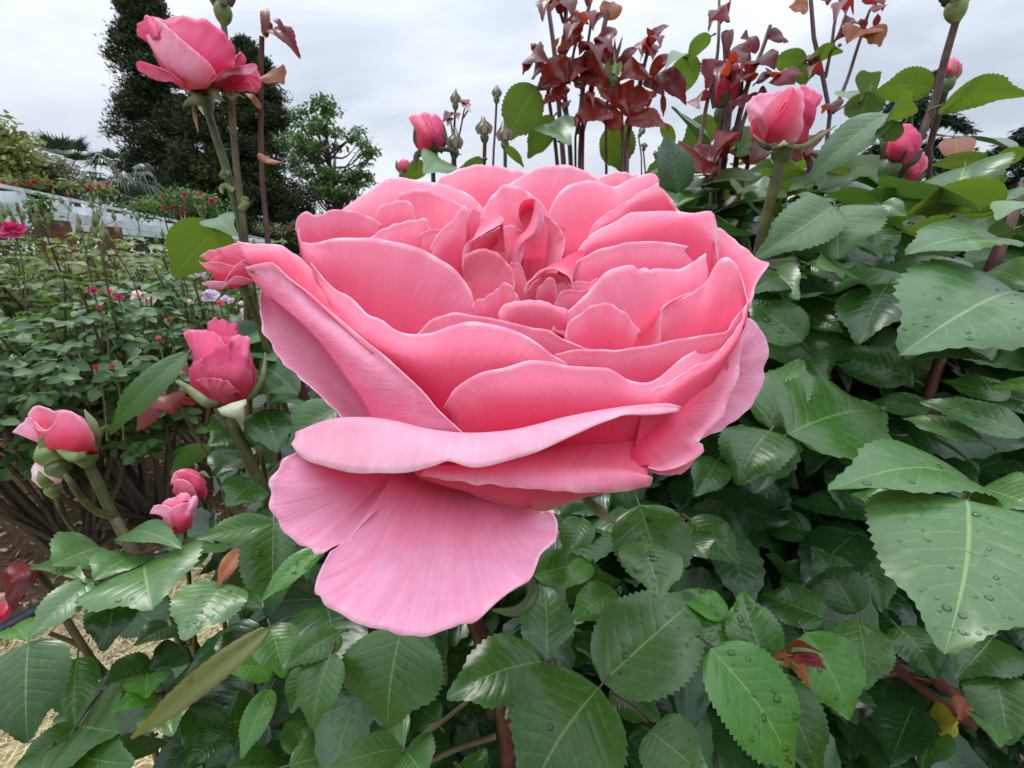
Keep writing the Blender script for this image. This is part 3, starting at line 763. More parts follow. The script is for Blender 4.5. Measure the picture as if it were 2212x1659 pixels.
# ------------------------------------------------------------------ large near leaves, one object each
K = .3349
CR = {"R": (1471.3, 548.6), "BR": (1471.3, 1103.8), "BC": (735.1, 1103.8), "BL": (0, 1103.8), "LM": (0, 548.6), "TR": (1471.3, 0), "TC": (822.9, 0), "TL": (0, 0)}
def cp(c, x, y): return CR[c][0] + K * x, CR[c][1] + K * y

drop_me = None
def droplet_mesh():
    k, m = 12, 5; V = []; 
    for i in range(m):
        a = math.pi / 2 * i / (m - 1)
        for j in range(k): V.append((math.cos(a) * math.cos(6.283 * j / k) + 1e-4 * j, math.cos(a) * math.sin(6.283 * j / k), math.sin(a) * .62))
    return mesh("water_droplet", V, grid_faces(m, k, wrap=True), WATER)

def leaf_grid(B, T, w_px, d, nrm=None, fold=.22, arch=.07, roll=0, back=False, n=32, nw=9, ser=.07, seed=0, wave=.05, twist=0, tipw=.38):
    r = rng(seed); L = T - B; ln = np.linalg.norm(L); D = L / ln
    mid = (B + T) / 2; view = unit(mid - CAM)
    if nrm is None: nrm = (view * .9 + Z * .45) if back else (-view * .72 + Z * .62)
    N = unit(nrm - D * np.dot(nrm, D))
    a = RAD(roll); Bn = np.cross(D, N); N = N * math.cos(a) + Bn * math.sin(a); Bn = np.cross(D, N)
    vis = max(.42, abs(np.dot(N, view)))
    hw = .5 * w_px / F * d * S / vis
    hw = min(hw, ln * .62)
    t = np.linspace(0, 1, n); ex = tipw / (1 - tipw)
    w = t ** (.80 * ex) * (1 - t) ** .80; w /= w.max()
    w = w * (1 - .28 * np.sin(np.pi * np.clip((t - .70) / .30, 0, 1))); w[0] = .03; w[-1] = .012
    teeth = np.where(np.arange(n) % 2 == 0, 1.0, 1 - ser); shift = np.where(np.arange(n) % 2 == 0, .35, 0) * ln / n
    s = np.linspace(-1, 1, nw); tw = twist * (t - .5)
    bend = 4 * t * (1 - t) * arch * ln - r.uniform(.0, .08) * ln * t ** 3
    side_bend = r.normal(0, .025) * ln * np.sin(np.pi * t)
    u1, u2 = r.uniform(1, 2.4, 2); p1, p2 = r.uniform(0, 6.28, 2)
    V = np.zeros((n, nw, 3))
    for j, sj in enumerate(s):
        ed = abs(sj) > .99
        ww = w * hw * sj * (teeth if ed else 1.0)
        # the blade rises from the midrib, then its margin rolls down again
        lift = hw * w * (fold * abs(sj) - .40 * fold * abs(sj) ** 3 * 1.4)
        quilt = .007 * hw * np.sin((t * 9 - abs(sj) * 2.1) * 6.28) * w * min(1, abs(sj) * 2) * (1 - abs(sj) * .5)
        wav = wave * hw * sj * sj * np.sin(6.28 * (u1 if sj > 0 else u2) * t + (p1 if sj > 0 else p2))
        V[:, j] = (B + D * (t * ln + (shift if ed else 0))[:, None] + Bn * (ww * np.cos(tw) + side_bend)[:, None]
                   + N * (bend + lift + quilt + wav + ww * np.sin(tw))[:, None])
    uv = np.stack(np.broadcast_arrays(t[:, None], (s * .5 + .5)[None]), -1)
    Fq = grid_faces(n, nw)[:, ::-1] if False else grid_faces(n, nw)
    # keep the upper face on the side of N
    q = V[Fq[len(Fq)//2]//nw, Fq[len(Fq)//2] % nw]
    if np.dot(np.cross(q[1]-q[0], q[2]-q[0]), N) < 0: Fq = Fq[:, ::-1].copy()
    return V, Fq, uv, N

LSEED = [1000]
def big_leaf(parent, crop, b, t, w, d, mat, drops=0, dt=None, label=None, petiole=True, raw=False, **kw):
    """one leaf from its base to its tip (crop coordinates); d, dt are depths at base and tip in units"""
    global drop_me
    LSEED[0] += 1; sd = LSEED[0]; r = rng(sd)
    if raw: bx, by, tx, ty, wp = *b, *t, w
    else:
        bx, by = cp(crop, *b); tx, ty = cp(crop, *t); wp = w * K
    back = kw.pop("back", mat is LEAF_BACK)
    if dt is None: tl = .05 if crop == 'TR' else .13 if mat is LEAF_PALE else .08; dt = d * (1 + (tl if ty < by else -tl)) if not back else d * 1.02
    B, T = pu([bx, by, d]), pu([tx, ty, dt])
    V, Fq, uv, N = leaf_grid(B, T, wp, (d + dt) / 2, seed=sd, back=back, roll=kw.pop("roll", r.normal(0, 9)), **kw)
    n, nw = V.shape[:2]
    o = part(parent, "leaf", V.reshape(-1, 3), Fq, mat, label=label, uv=uv.reshape(-1, 2), attrs={"tone": np.full(n * nw, r.uniform(.15, .85))})
    if drops:
        if drop_me is None: drop_me = droplet_mesh()
        for _ in range(drops):
            i = int(r.integers(4, n - 4)); j = int(r.integers(1, nw - 2)); fa, fb = r.uniform(0, 1, 2)
            c = V[i, j] * (1-fa) * (1-fb) + V[i+1, j] * fa * (1-fb) + V[i, j+1] * (1-fa) * fb + V[i+1, j+1] * fa * fb
            nn = unit(np.cross(V[i+1, j] - V[i, j], V[i, j+1] - V[i, j])); nn = nn if np.dot(nn, N) > 0 else -nn
            sz = d * S / F * r.choice([2.2, 3.0, 3.8, 5.0, 7.0], p=[.3, .3, .2, .14, .06])
            do = bpy.data.objects.new("water_droplet", drop_me); col.objects.link(do); do.parent = o
            do.location = c - ROOT[o]; q = Vector(nn).to_track_quat('Z', 'Y'); do.rotation_mode = 'QUATERNION'; do.rotation_quaternion = q
            do.scale = (sz * r.uniform(.8, 1.35), sz * r.uniform(.8, 1.2), sz * r.uniform(.7, 1.0))
    if petiole:
        a = unit(T - B); e = B - a * (T - B).dot(a) * .16 + unit(B - CAM) * np.linalg.norm(T - B) * .22 - Z * np.linalg.norm(T - B) * .06
        P = crom3([e, (e + B) / 2 - a * .002, B + a * np.linalg.norm(T - B) * .02], np.linspace(0, 1, 6)); m2 = MB(); m2.tube(P, np.linspace(1, .7, 6) * uw(2.6, d), 6)
        V, Fq, kk = m2.get(); part(o, "petiole", V, Fq, STEM_BROWN, **kk)
    return o

def leaves(parent, rows):
    for row in rows:
        crop, b, t, w, d, mat = row[:6]; kw = dict(row[6]) if len(row) > 6 else {}
        big_leaf(parent, crop, b, t, w, d, mat, **kw)

def stem_part(parent, pts, w0, w1, mat, name="stem", thorns=0, seed=0, n=26, k=10):
    """pts: (x, y, depth units); widths in picture units at their depth"""
    pts = np.array(pts, float); P = crom3(pu(pts), np.linspace(0, 1, n))
    dd = np.interp(np.linspace(0, 1, n), np.linspace(0, 1, len(pts)), pts[:, 2])
    R = np.linspace(w0, w1, n) / 2 / F * dd * S
    r = rng(seed + 5); R = R * (1 + .05 * np.sin(np.linspace(0, 21, n) + seed))
    mb = MB(); mb.tube(P, R, k)
    V, Fq, kk = mb.get(); o = part(parent, name, V, Fq, mat, **kk)
    for _ in range(thorns):
        i = int(r.integers(2, n - 2)); T = unit(P[i+1] - P[i-1]); v = unit(np.cross(T, unit(P[i] - CAM))) * (1 if r.random() < .5 else -1) + unit(CAM - P[i]) * r.uniform(-.4, .6)
        v = unit(v); m2 = MB(); q = np.array([P[i] + v * R[i] * .6, P[i] + v * R[i] * 1.6 - T * R[i] * .15, P[i] + v * R[i] * 2.9 - T * R[i] * .9])
        m2.tube(q, np.array([.75, .35, .04]) * R[i], 6); V, Fq, kk = m2.get(); part(parent, "thorn", V, Fq, STEM_RED, **kk)
    return o

LF, LB_, LP, LK, LO = LEAF, LEAF_BRIGHT, LEAF_PALE, LEAF_BACK, LEAF_OLIVE
bush_r = thing("rose_bush", "large dense rose bush of dark glossy wet leaves filling the right side", "bush", [.55, .62, 0], "near rose bushes")
bush_f = thing("rose_bush", "near rose bush with wet leaves below the big rose and at the lower left", "bush", [-.06, .55, 0], "near rose bushes")

leaves(bush_r, [
 ("R",(2160,240),(1440,610),400,16,LP,dict(drops=22,roll=-6,fold=.3)), ("R",(1900,110),(1205,105),130,20,LP,dict(roll=18,drops=8)), ("R",(1290,110),(1010,215),80,24,LB_),
 ("R",(1340,190),(1150,585),270,19,LF,dict(roll=14)), ("R",(780,570),(430,300),270,19,LF,dict(drops=12)), ("R",(800,430),(1045,505),95,22,LF),
 ("R",(575,1125),(775,680),270,17,LF,dict(roll=-8)), ("R",(690,1160),(1300,1010),400,16,LF,dict(roll=6,fold=.18)), ("R",(575,1140),(370,1490),340,15,LF,dict(drops=12,fold=.28)),
 ("R",(440,1275),(265,1125),170,16,LF), ("R",(1470,800),(925,660),250,20,LF,dict(drops=14)), ("R",(1610,1000),(1210,955),150,19,LF),
 ("R",(2230,1175),(1550,930),190,14,LP,dict(roll=16,drops=6)), ("R",(1940,1205),(1430,1050),130,14.6,LP,dict(roll=14)), ("R",(2130,925),(1680,815),150,18,LF,dict(roll=10)),
 ("R",(1915,1500),(970,1505),230,13,LP,dict(roll=8,drops=5,arch=.10)), ("R",(1500,1610),(1090,1540),120,14,LB_), ("R",(1940,1510),(2330,1640),220,13,LP),
 ("R",(1480,1335),(1190,1170),220,22,LF), ("R",(1900,540),(2090,705),170,20,LP,dict(drops=8)), ("R",(1950,130),(2240,190),120,19,LP),
 ("R",(2250,250),(2150,500),150,18,LP), ("R",(845,300),(695,300),120,24,LP), ("R",(810,60),(1045,180),70,23,LF,dict(roll=25)),
 ("R",(575,110),(745,270),110,22,LP,dict(roll=20)), ("R",(665,150),(440,255),120,21,LF), ("R",(755,580),(940,840),230,21,LF), ("R",(2050,835),(2260,885),80,17,LB_),
 ("R",(1080,560),(830,690),150,23,LF), ("R",(1250,640),(1000,520),130,24,LF), ("R",(1990,390),(2200,540),150,21,LF), ("R",(700,640),(500,560),160,23,LF),
 ("R",(1650,620),(1400,690),150,22,LF), ("R",(2000,960),(2220,1010),110,19,LF), ("R",(240,1330),(90,1560),170,20,LF), ("R",(1080,1280),(1290,1400),150,22,LF),
 ("BR",(1850,-70),(1700,905),900,11,LP,dict(drops=44,roll=4,fold=.13,arch=.05,ser=.045,n=44,dt=8.9,tipw=.25,label="broad grey green leaf covered in water drops")),
 ("BR",(545,965),(390,520),340,13,LB_,dict(drops=18)), ("BR",(190,890),(770,1720),490,11.5,LB_,dict(drops=26,fold=.26,n=44)), ("BR",(800,780),(1110,1350),400,13.2,LB_,dict(drops=3,roll=-14)),
 ("BR",(610,1050),(910,1720),340,12.6,LF,dict(drops=4)), ("BR",(935,690),(515,530),270,18,LF), ("BR",(1130,665),(845,225),290,19,LF), ("BR",(1140,710),(1180,1155),310,17,LF),
 ("BR",(1390,740),(1660,1085),270,18,LF), ("BR",(55,50),(375,345),270,20,LF), ("BR",(845,130),(490,80),190,22,LF), ("BR",(2010,815),(1780,1060),240,16,LF),
 ("BR",(2000,1000),(2110,1510),360,15,LF), ("BR",(295,695),(-20,510),170,14,LB_,dict(drops=12)), ("BR",(540,960),(-60,640),250,13.4,LB_,dict(drops=18)), ("BR",(1040,1600),(1190,1475),120,24,LF),
 ("BR",(1650,1390),(1560,1650),160,20,LF), ("BR",(1175,245),(1300,660),230,22,LF), ("BR",(150,420),(320,250),180,23,LF), ("BR",(1430,150),(1150,60),190,23,LF),
 ("BR",(640,330),(900,420),170,25,LF), ("BR",(2150,1150),(2250,1450),200,16,LF), ("BR",(1960,1350),(2060,1510),90,15,LP),
 # crown of the bush, many seen from below against the sky
 ("TC",(1010,560),(815,905),265,44,LK,dict(roll=0)), ("TC",(1115,750),(945,1025),160,46,LK), ("TC",(1080,800),(1215,905),110,46,LP), ("TC",(1480,810),(1570,1110),240,47,LK),
 ("TC",(2065,410),(1825,570),190,46,LK), ("TC",(2130,232),(1960,385),95,46,LK), ("TC",(1970,375),(1840,420),45,46,LP), ("TC",(2170,790),(1925,950),190,40,LK),
 ("TC",(800,945),(925,1075),60,40,LK), ("TC",(290,1055),(150,1150),110,38,LK), ("TC",(400,1035),(285,1115),110,38,LP), ("TC",(655,1025),(505,1085),65,42,LK), ("TC",(1815,800),(1895,955),80,45,LK),
 ("TC",(1700,1180),(1890,1300),150,40,LK), ("TC",(2080,1190),(1850,1310),130,36,LP), ("TC",(2120,1260),(1900,1400),190,38,LK),
 ("TR",(805,385),(575,395),135,34,LK,dict(arch=.14)), ("TR",(800,380),(790,555),165,35,LK), ("TR",(830,380),(1030,325),65,34,LK), ("TR",(1215,590),(1130,805),215,26,LK), ("TR",(1170,625),(1270,480),110,26,LK),
 ("TR",(1090,640),(1060,590),70,27,LP), ("TR",(1630,570),(1255,585),185,24,LK,dict(arch=.16)), ("TR",(1695,670),(2225,605),130,22,LK,dict(arch=.12)), ("TR",(1335,735),(805,1175),175,21,LP,dict(roll=-8,dt=21.2)),
 ("TR",(1305,810),(1505,710),130,20,LK,dict(arch=.14)), ("TR",(1425,800),(1295,910),130,20.5,LK), ("TR",(1830,1075),(1800,1340),450,20,LP,dict(fold=.35)), ("TR",(1985,1030),(1610,1060),90,21,LK),
 ("TR",(2085,1320),(1435,1395),165,18,LK,dict(arch=.15)), ("TR",(985,1330),(495,1645),230,19,LP,dict(fold=.3,roll=-18)), ("TR",(990,1330),(1010,1670),410,19.5,LP), ("TR",(1230,1485),(1300,1670),170,20,LF),
 ("TR",(1285,1320),(1450,1385),95,19,LP), ("TR",(2060,1540),(1465,1605),200,17,LP,dict(roll=10)), ("TR",(2155,1285),(1990,1255),90,18,LP), ("TR",(2235,1305),(2045,1385),100,16,LP), ("TR",(2220,1000),(1970,1055),100,19,LK),
 ("TR",(2025,1370),(1775,1375),90,20,LK), ("TR",(935,1110),(1095,1110),80,26,LK), ("TR",(1770,890),(1795,1060),95,28,LEAF_ORANGE), ("TR",(415,1225),(585,1255),130,26,LP), ("TR",(225,1320),(390,1175),140,30,LK),
 ("TR",(205,1195),(-35,1325),100,30,LP), ("TR",(640,1370),(480,1290),120,28,LK), ("TR",(1120,1290),(1300,1220),110,27,LP), ("TR",(620,1200),(760,1100),150,30,LK), ("TR",(1500,1440),(1660,1530),140,22,LK), ("TR",(2140,1480),(1960,1560),140,18,LK),
])

leaves(bush_f, [
 ("BC",(1690,1110),(2320,540),560,13,LP,dict(drops=26,fold=.2,n=44)), ("BC",(1670,1140),(1180,1920),820,11,LF,dict(drops=4,n=44,fold=.16)), ("BC",(405,730),(290,1405),690,14,LF,dict(roll=12,fold=.12,n=40,drops=4,tipw=.45)),
 ("BC",(1305,970),(685,1195),410,13.5,LF,dict(drops=8)), ("BC",(1330,965),(1310,435),330,14,LP,dict(drops=12)), ("BC",(1930,-40),(2120,570),510,16,LF,dict(drops=14)), ("BC",(1955,205),(2060,565),290,14.5,LP,dict(drops=12,ser=.03)),
 ("BC",(1775,515),(1485,695),200,16,LB_), ("BC",(1565,45),(1435,285),180,17,LF), ("BC",(1240,420),(1605,315),210,16,LF), ("BC",(1605,335),(1440,495),110,15.5,LB_), ("BC",(1470,1000),(1545,755),210,17,LF),
 ("BC",(415,1530),(10,1480),280,14,LP), ("BC",(635,1385),(475,1255),140,15,LF), ("BC",(2000,1420),(2370,1720),340,12,LP,dict(drops=5)), ("BC",(1760,1120),(2070,1360),260,16,LF), ("BC",(1275,1095),(1075,1310),130,15,LP),
 ("BC",(955,830),(815,650),230,16,LF), ("BC",(1185,790),(970,655),190,17,LF), ("BC",(405,1545),(-60,1650),170,14,LP), ("BC",(420,1550),(560,1760),260,13,LF), ("BC",(1520,780),(1640,960),130,18,LF), ("BC",(2230,160),(2360,300),180,18,LF),
 ("BC",(760,1640),(900,1780),220,14,LF), ("BC",(720,900),(760,1060),140,17,LF), ("BC",(1180,880),(1010,800),150,19,LF),
 ("BL",(1765,75),(1765,645),390,15,LF,dict(drops=9)), ("BL",(2065,245),(1680,570),150,13.5,LB_,dict(drops=8)), ("BL",(1445,465),(1185,835),330,16,LP,dict(drops=16)), ("BL",(930,345),(975,615),350,17,LP,dict(drops=10)),
 ("BL",(765,485),(660,900),270,17,LF), ("BL",(615,445),(185,825),200,16,LP), ("BL",(645,235),(325,355),200,18,LP), ("BL",(905,285),(605,445),140,18,LP), ("BL",(815,150),(1145,195),100,19,LP), ("BL",(235,350),(545,435),70,17,LF),
 ("BL",(185,845),(170,1495),440,14,LF,dict(n=40)), ("BL",(500,945),(480,1395),230,16,LF), ("BL",(515,1390),(90,1660),210,16,LF), ("BL",(330,1530),(245,1760),250,15,LF), ("BL",(510,1390),(750,1420),220,15.5,LF), ("BL",(475,1530),(840,1630),210,15,LF),
 ("BL",(1005,1040),(605,1155),280,18,LF,dict(roll=8)), ("BL",(1155,730),(865,865),140,19,LF), ("BL",(1745,750),(830,1480),150,13,LO,dict(fold=.5,roll=-20,arch=.09,label="long folded olive leaf with reddish margin")), ("BL",(1740,740),(1830,1070),250,14.5,LB_),
 ("BL",(1765,1010),(1435,1010),170,15,LB_), ("BL",(2190,785),(1840,995),170,14,LP), ("BL",(2135,915),(2010,1410),290,13,LF,dict(fold=.35)), ("BL",(1745,1145),(1555,1600),180,15,LB_), ("BL",(1960,1565),(1850,1345),150,16,LF),
 ("BL",(1455,1370),(1695,1360),240,16.5,LF), ("BL",(1405,1275),(1175,1510),210,17,LF), ("BL",(1455,1425),(1195,1650),210,16,LF), ("BL",(1040,1225),(1115,1440),180,15,LF), ("BL",(1005,1180),(735,1285),120,15.5,LB_), ("BL",(950,1060),(940,1190),110,16,LB_),
 ("BL",(1990,1000),(1880,1295),190,16,LF), ("BL",(1095,1120),(1340,1130),180,17,LF), ("BL",(1765,90),(1265,175),170,16,LP), ("BL",(1565,245),(1405,485),95,17,LEAF_ORANGE), ("BL",(1605,790),(1395,1000),180,16.5,LF), ("BL",(1865,1640),(2260,1600),190,14,LP),
 ("BL",(1475,1660),(1840,1640),190,15,LF), ("BL",(1240,275),(1390,200),110,18,LP), ("BL",(1300,350),(1120,320),100,18,LB_), ("BL",(980,1460),(800,1620),170,17,LF), ("BL",(900,640),(1080,760),140,20,LF), ("BL",(1500,560),(1690,620),140,17,LF),
 ("BL",(1180,880),(960,1020),160,19,LF), ("BL",(60,760),(170,830),80,16,LB_),
 ("LM",(1215,635),(690,1165),170,21,LF,dict(arch=.14,roll=-6,tipw=.45,label="long leaf drooping from the left bud's stem")), ("LM",(1595,1175),(1345,1235),200,24,LF), ("LM",(1590,1120),(1725,1090),90,23,LP), ("LM",(1680,1015),(1785,1285),200,23,LF),
 ("LM",(2205,975),(1865,1240),270,20,LF), ("LM",(1830,700),(1615,660),130,24,LP), ("LM",(1715,735),(1910,890),210,24,LF), ("LM",(1535,1305),(1385,1425),140,25,LF), ("LM",(1655,1475),(1465,1625),210,22,LF), ("LM",(1485,1090),(1345,1125),70,23,LB_),
 ("LM",(1700,560),(1590,530),90,26,LP), ("LM",(1900,920),(1750,960),90,25,LB_), ("LM",(1560,1420),(1620,1560),130,25,LF),
])

# the rest of the leaf mass, further in
def fill(parent, n, xr, yr, dr, leaf, mat, seed, top_fn=None, gap=None, lab=None):
    r = rng(seed); m = n // 3
    x = r.uniform(*xr, m); y = r.uniform(*yr, m); d = r.uniform(dr[0], dr[1], m)
    if top_fn is not None:
        ok = y > top_fn(x) + r.uniform(0, 40, m); x, y, d = x[ok], y[ok], d[ok]; m = len(x)
    if gap:                                            # an opening through to the soil
        ok = ~((x > gap[0]) & (x < gap[1]) & (y > gap[2])); x, y, d = x[ok], y[ok], d[ok]; m = len(x)
    C = pu(np.column_stack([x, y, d]))
    out = r.normal(size=(m, 3)) * [1, 1, .3] + [0, -.35, -.15]; out = unit(out); sd = unit(np.cross(out, Z)); lf = leaf * S
    Cs, Ds, Ns = [], [], []
    for al, sa in ((1.0, 0), (.35, 1), (.35, -1)):
        Cs.append(C + out * lf * al); Ds.append(unit(out * (1 if sa == 0 else .4) + sd * sa + r.normal(size=(m, 3)) * .2 + [0, 0, -.18])); Ns.append(np.array([0, -.25, 1.0]) + r.normal(size=(m, 3)) * .42)
    C, D, N = map(np.concatenate, (Cs, Ds, Ns)); L = lf * r.uniform(.65, 1.2, len(C))
    V, Fq, k = leaf_cloud2(C, D, N, L, L * r.uniform(.58, .74, len(C)), r)
    part(parent, "leaves", V, Fq, mat, kind="stuff", label=lab, **k)

def leaf_cloud2(C, D, N, L, W, r, rows=15):
    """finer leaves with a toothed margin and five columns"""
    n = len(C); D = unit(D); N = unit(N - D * (N * D).sum(1, keepdims=True)); B = np.cross(D, N)
    t = np.linspace(0, 1, rows); w = t ** .46 * (1 - t) ** .78; w /= w.max(); w = w * (1 - .25 * np.sin(np.pi * np.clip((t - .7) / .3, 0, 1))); w[0] = .05; w[-1] = .02
    s = np.array([-1, -.5, 0, .5, 1.0]); teeth = np.where(np.arange(rows) % 2 == 0, 1.0, .90)
    prof = (w[:, None] * s[None]); prof[:, [0, 4]] *= teeth[:, None]
    fold = r.uniform(.05, .4, n); curl = r.uniform(.02, .25, n); ph = r.uniform(0, 6.28, n)
    lift = w[:, None] * (np.abs(s) - .5 * np.abs(s) ** 3)[None]
    wav = (s ** 2)[None, None] * np.sin(8 * t[None, :, None] + ph[:, None, None]) * .08
    V = (C[:, None, None] + D[:, None, None] * (L[:, None, None] * t[None, :, None])[..., None] + B[:, None, None] * ((W / 2)[:, None, None] * prof[None])[..., None]
         + N[:, None, None] * ((W / 2)[:, None, None] * (fold[:, None, None] * lift[None] * 2 + wav) - (L * curl)[:, None, None] * (t ** 2)[None, :, None])[..., None])
    uv = np.broadcast_to(np.stack(np.broadcast_arrays(t[:, None], (s * .5 + .5)[None]), -1)[None], (n, rows, 5, 2))
    Fq = (grid_faces(rows, 5)[None] + (np.arange(n) * rows * 5)[:, None, None]).reshape(-1, 4)
    return V.reshape(-1, 3), Fq, dict(uv=uv.reshape(-1, 2), attrs={"tone": np.repeat(r.uniform(0, 1, n), rows * 5)})

topline = lambda x: np.interp(x, [1380, 1450, 1550, 1650, 1800, 1900, 2000, 2212, 2500], [470, 430, 400, 400, 430, 440, 450, 400, 380])
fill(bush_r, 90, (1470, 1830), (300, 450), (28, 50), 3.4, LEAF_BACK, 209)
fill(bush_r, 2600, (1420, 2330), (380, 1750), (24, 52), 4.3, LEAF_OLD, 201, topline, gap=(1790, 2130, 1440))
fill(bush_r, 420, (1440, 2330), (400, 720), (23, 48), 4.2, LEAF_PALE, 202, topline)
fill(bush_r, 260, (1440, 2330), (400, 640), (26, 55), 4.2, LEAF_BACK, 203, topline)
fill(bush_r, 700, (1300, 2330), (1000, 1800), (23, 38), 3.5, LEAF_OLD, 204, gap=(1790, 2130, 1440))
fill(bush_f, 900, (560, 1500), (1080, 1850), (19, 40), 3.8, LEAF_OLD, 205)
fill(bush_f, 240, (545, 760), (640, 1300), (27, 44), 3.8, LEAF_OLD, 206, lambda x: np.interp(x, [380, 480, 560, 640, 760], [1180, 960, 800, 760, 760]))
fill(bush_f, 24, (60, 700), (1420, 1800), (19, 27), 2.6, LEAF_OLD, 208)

# canes of the near bushes
for i, (pts, w0, w1, m, th) in enumerate([
 ([(2212,400,20),(2150,560,20),(2120,620,20.5)], 22, 24, STEM_RED, 0), ([(2060,690,22),(2040,760,22),(2010,830,22),(1985,950,23),(1960,1100,25),(1900,1300,30),(1900,2300,60)], 22, 26, STEM_RED, 2),
 ([(2110,1040,14),(2060,1110,14.5),(2020,1180,15.5),(1980,1300,18)], 9, 12, STEM_BROWN, 0), ([(1980,960,26),(1940,1000,26),(1930,1080,28),(1920,2200,60)], 22, 26, STEM_RED, 0),
 ([(1880,590,28),(1840,690,28),(1810,760,29),(1790,2300,70)], 20, 26, WOODY, 0), ([(1900,1410,22),(1990,1480,22),(2050,1520,22),(2090,1560,23)], 30, 36, STEM_RED, 2), ([(1990,1400,21),(2030,1480,21),(2060,1500,22)], 26, 30, STEM_RED, 3),
 ([(2010,1480,26),(1950,1560,26),(1880,1680,28),(1800,1900,34)], 34, 40, WOODY, 0), ([(1985,1560,26),(1930,1650,27),(1890,1750,29)], 22, 26, WOODY, 0)]):
    stem_part(bush_r, pts, w0, w1, m, "cane", th, 300 + i)
for i, (pts, w0, w1, m, th) in enumerate([
 ([(640,800,26),(655,850,26),(680,960,27),(720,1300,32),(760,2200,60)], 24, 30, STEM_RED, 4), ([(1010,1515,14),(960,1555,14),(870,1620,14.5),(800,1660,15)], 9, 12, STEM_BROWN, 0),
 ([(1170,1430,13.6),(1210,1450,13.6),(1260,1470,13.8)], 9, 9, STEM_RED, 0), ([(1400,1560,12.6),(1370,1530,13),(1320,1500,13.4)], 9, 8, STEM_BROWN, 0), ([(900,1660,15),(980,1620,15.5),(1070,1590,16)], 12, 14, STEM_BROWN, 0),
 ([(80,1220,18),(110,1280,18),(150,1350,18),(180,1420,18.5),(250,1490,19),(330,1600,22),(420,2100,50)], 14, 22, STEM_BROWN, 0), ([(108,1368,17.6),(170,1395,18.2),(230,1455,18.8),(282,1500,19)], 9, 12, STEM_BROWN, 0),
 ([(250,1120,20),(290,1195,20),(345,1280,20),(400,1360,21),(470,1500,25),(560,2000,50)], 17, 24, STEM_BROWN, 0), ([(130,1630,15),(170,1560,15.4),(220,1490,16)], 5, 6, STEM_BROWN, 0), ([(645,1280,24),(650,1330,24),(640,1700,40)], 16, 20, STEM_BROWN, 0),
 ([(1075,1400,20),(1060,1520,21),(1090,1700,26),(1100,2300,50)], 30, 34, WOODY, 0)]):
    stem_part(bush_f, pts, w0, w1, m, "cane", th, 330 + i)
# ------------------------------------------------------------------ petals from contours
def c1(L): a = np.array(L, float); return np.stack([493.7 + .558 * a[:, 0], 301.7 + .558 * a[:, 1]], 1)
def c2(L): a = np.array(L, float); return np.stack([493.7 + .558 * a[:, 0], 768.0 + .558 * a[:, 1]], 1)

def with_depth(P, d):
    seg = np.concatenate([[0], np.cumsum(np.linalg.norm(np.diff(P, axis=0), axis=1))]); seg /= seg[-1]
    d = np.atleast_1d(np.asarray(d, float))
    dd = np.interp(seg, np.linspace(0, 1, len(d)), d) if len(d) > 1 else np.full(len(P), d[0])
    return np.column_stack([P, dd])

AXIS = unit(np.array([0.0, -math.sin(RAD(25)), math.cos(RAD(25))]))
HERO_BASE = pu([1118, 905, 15.0])

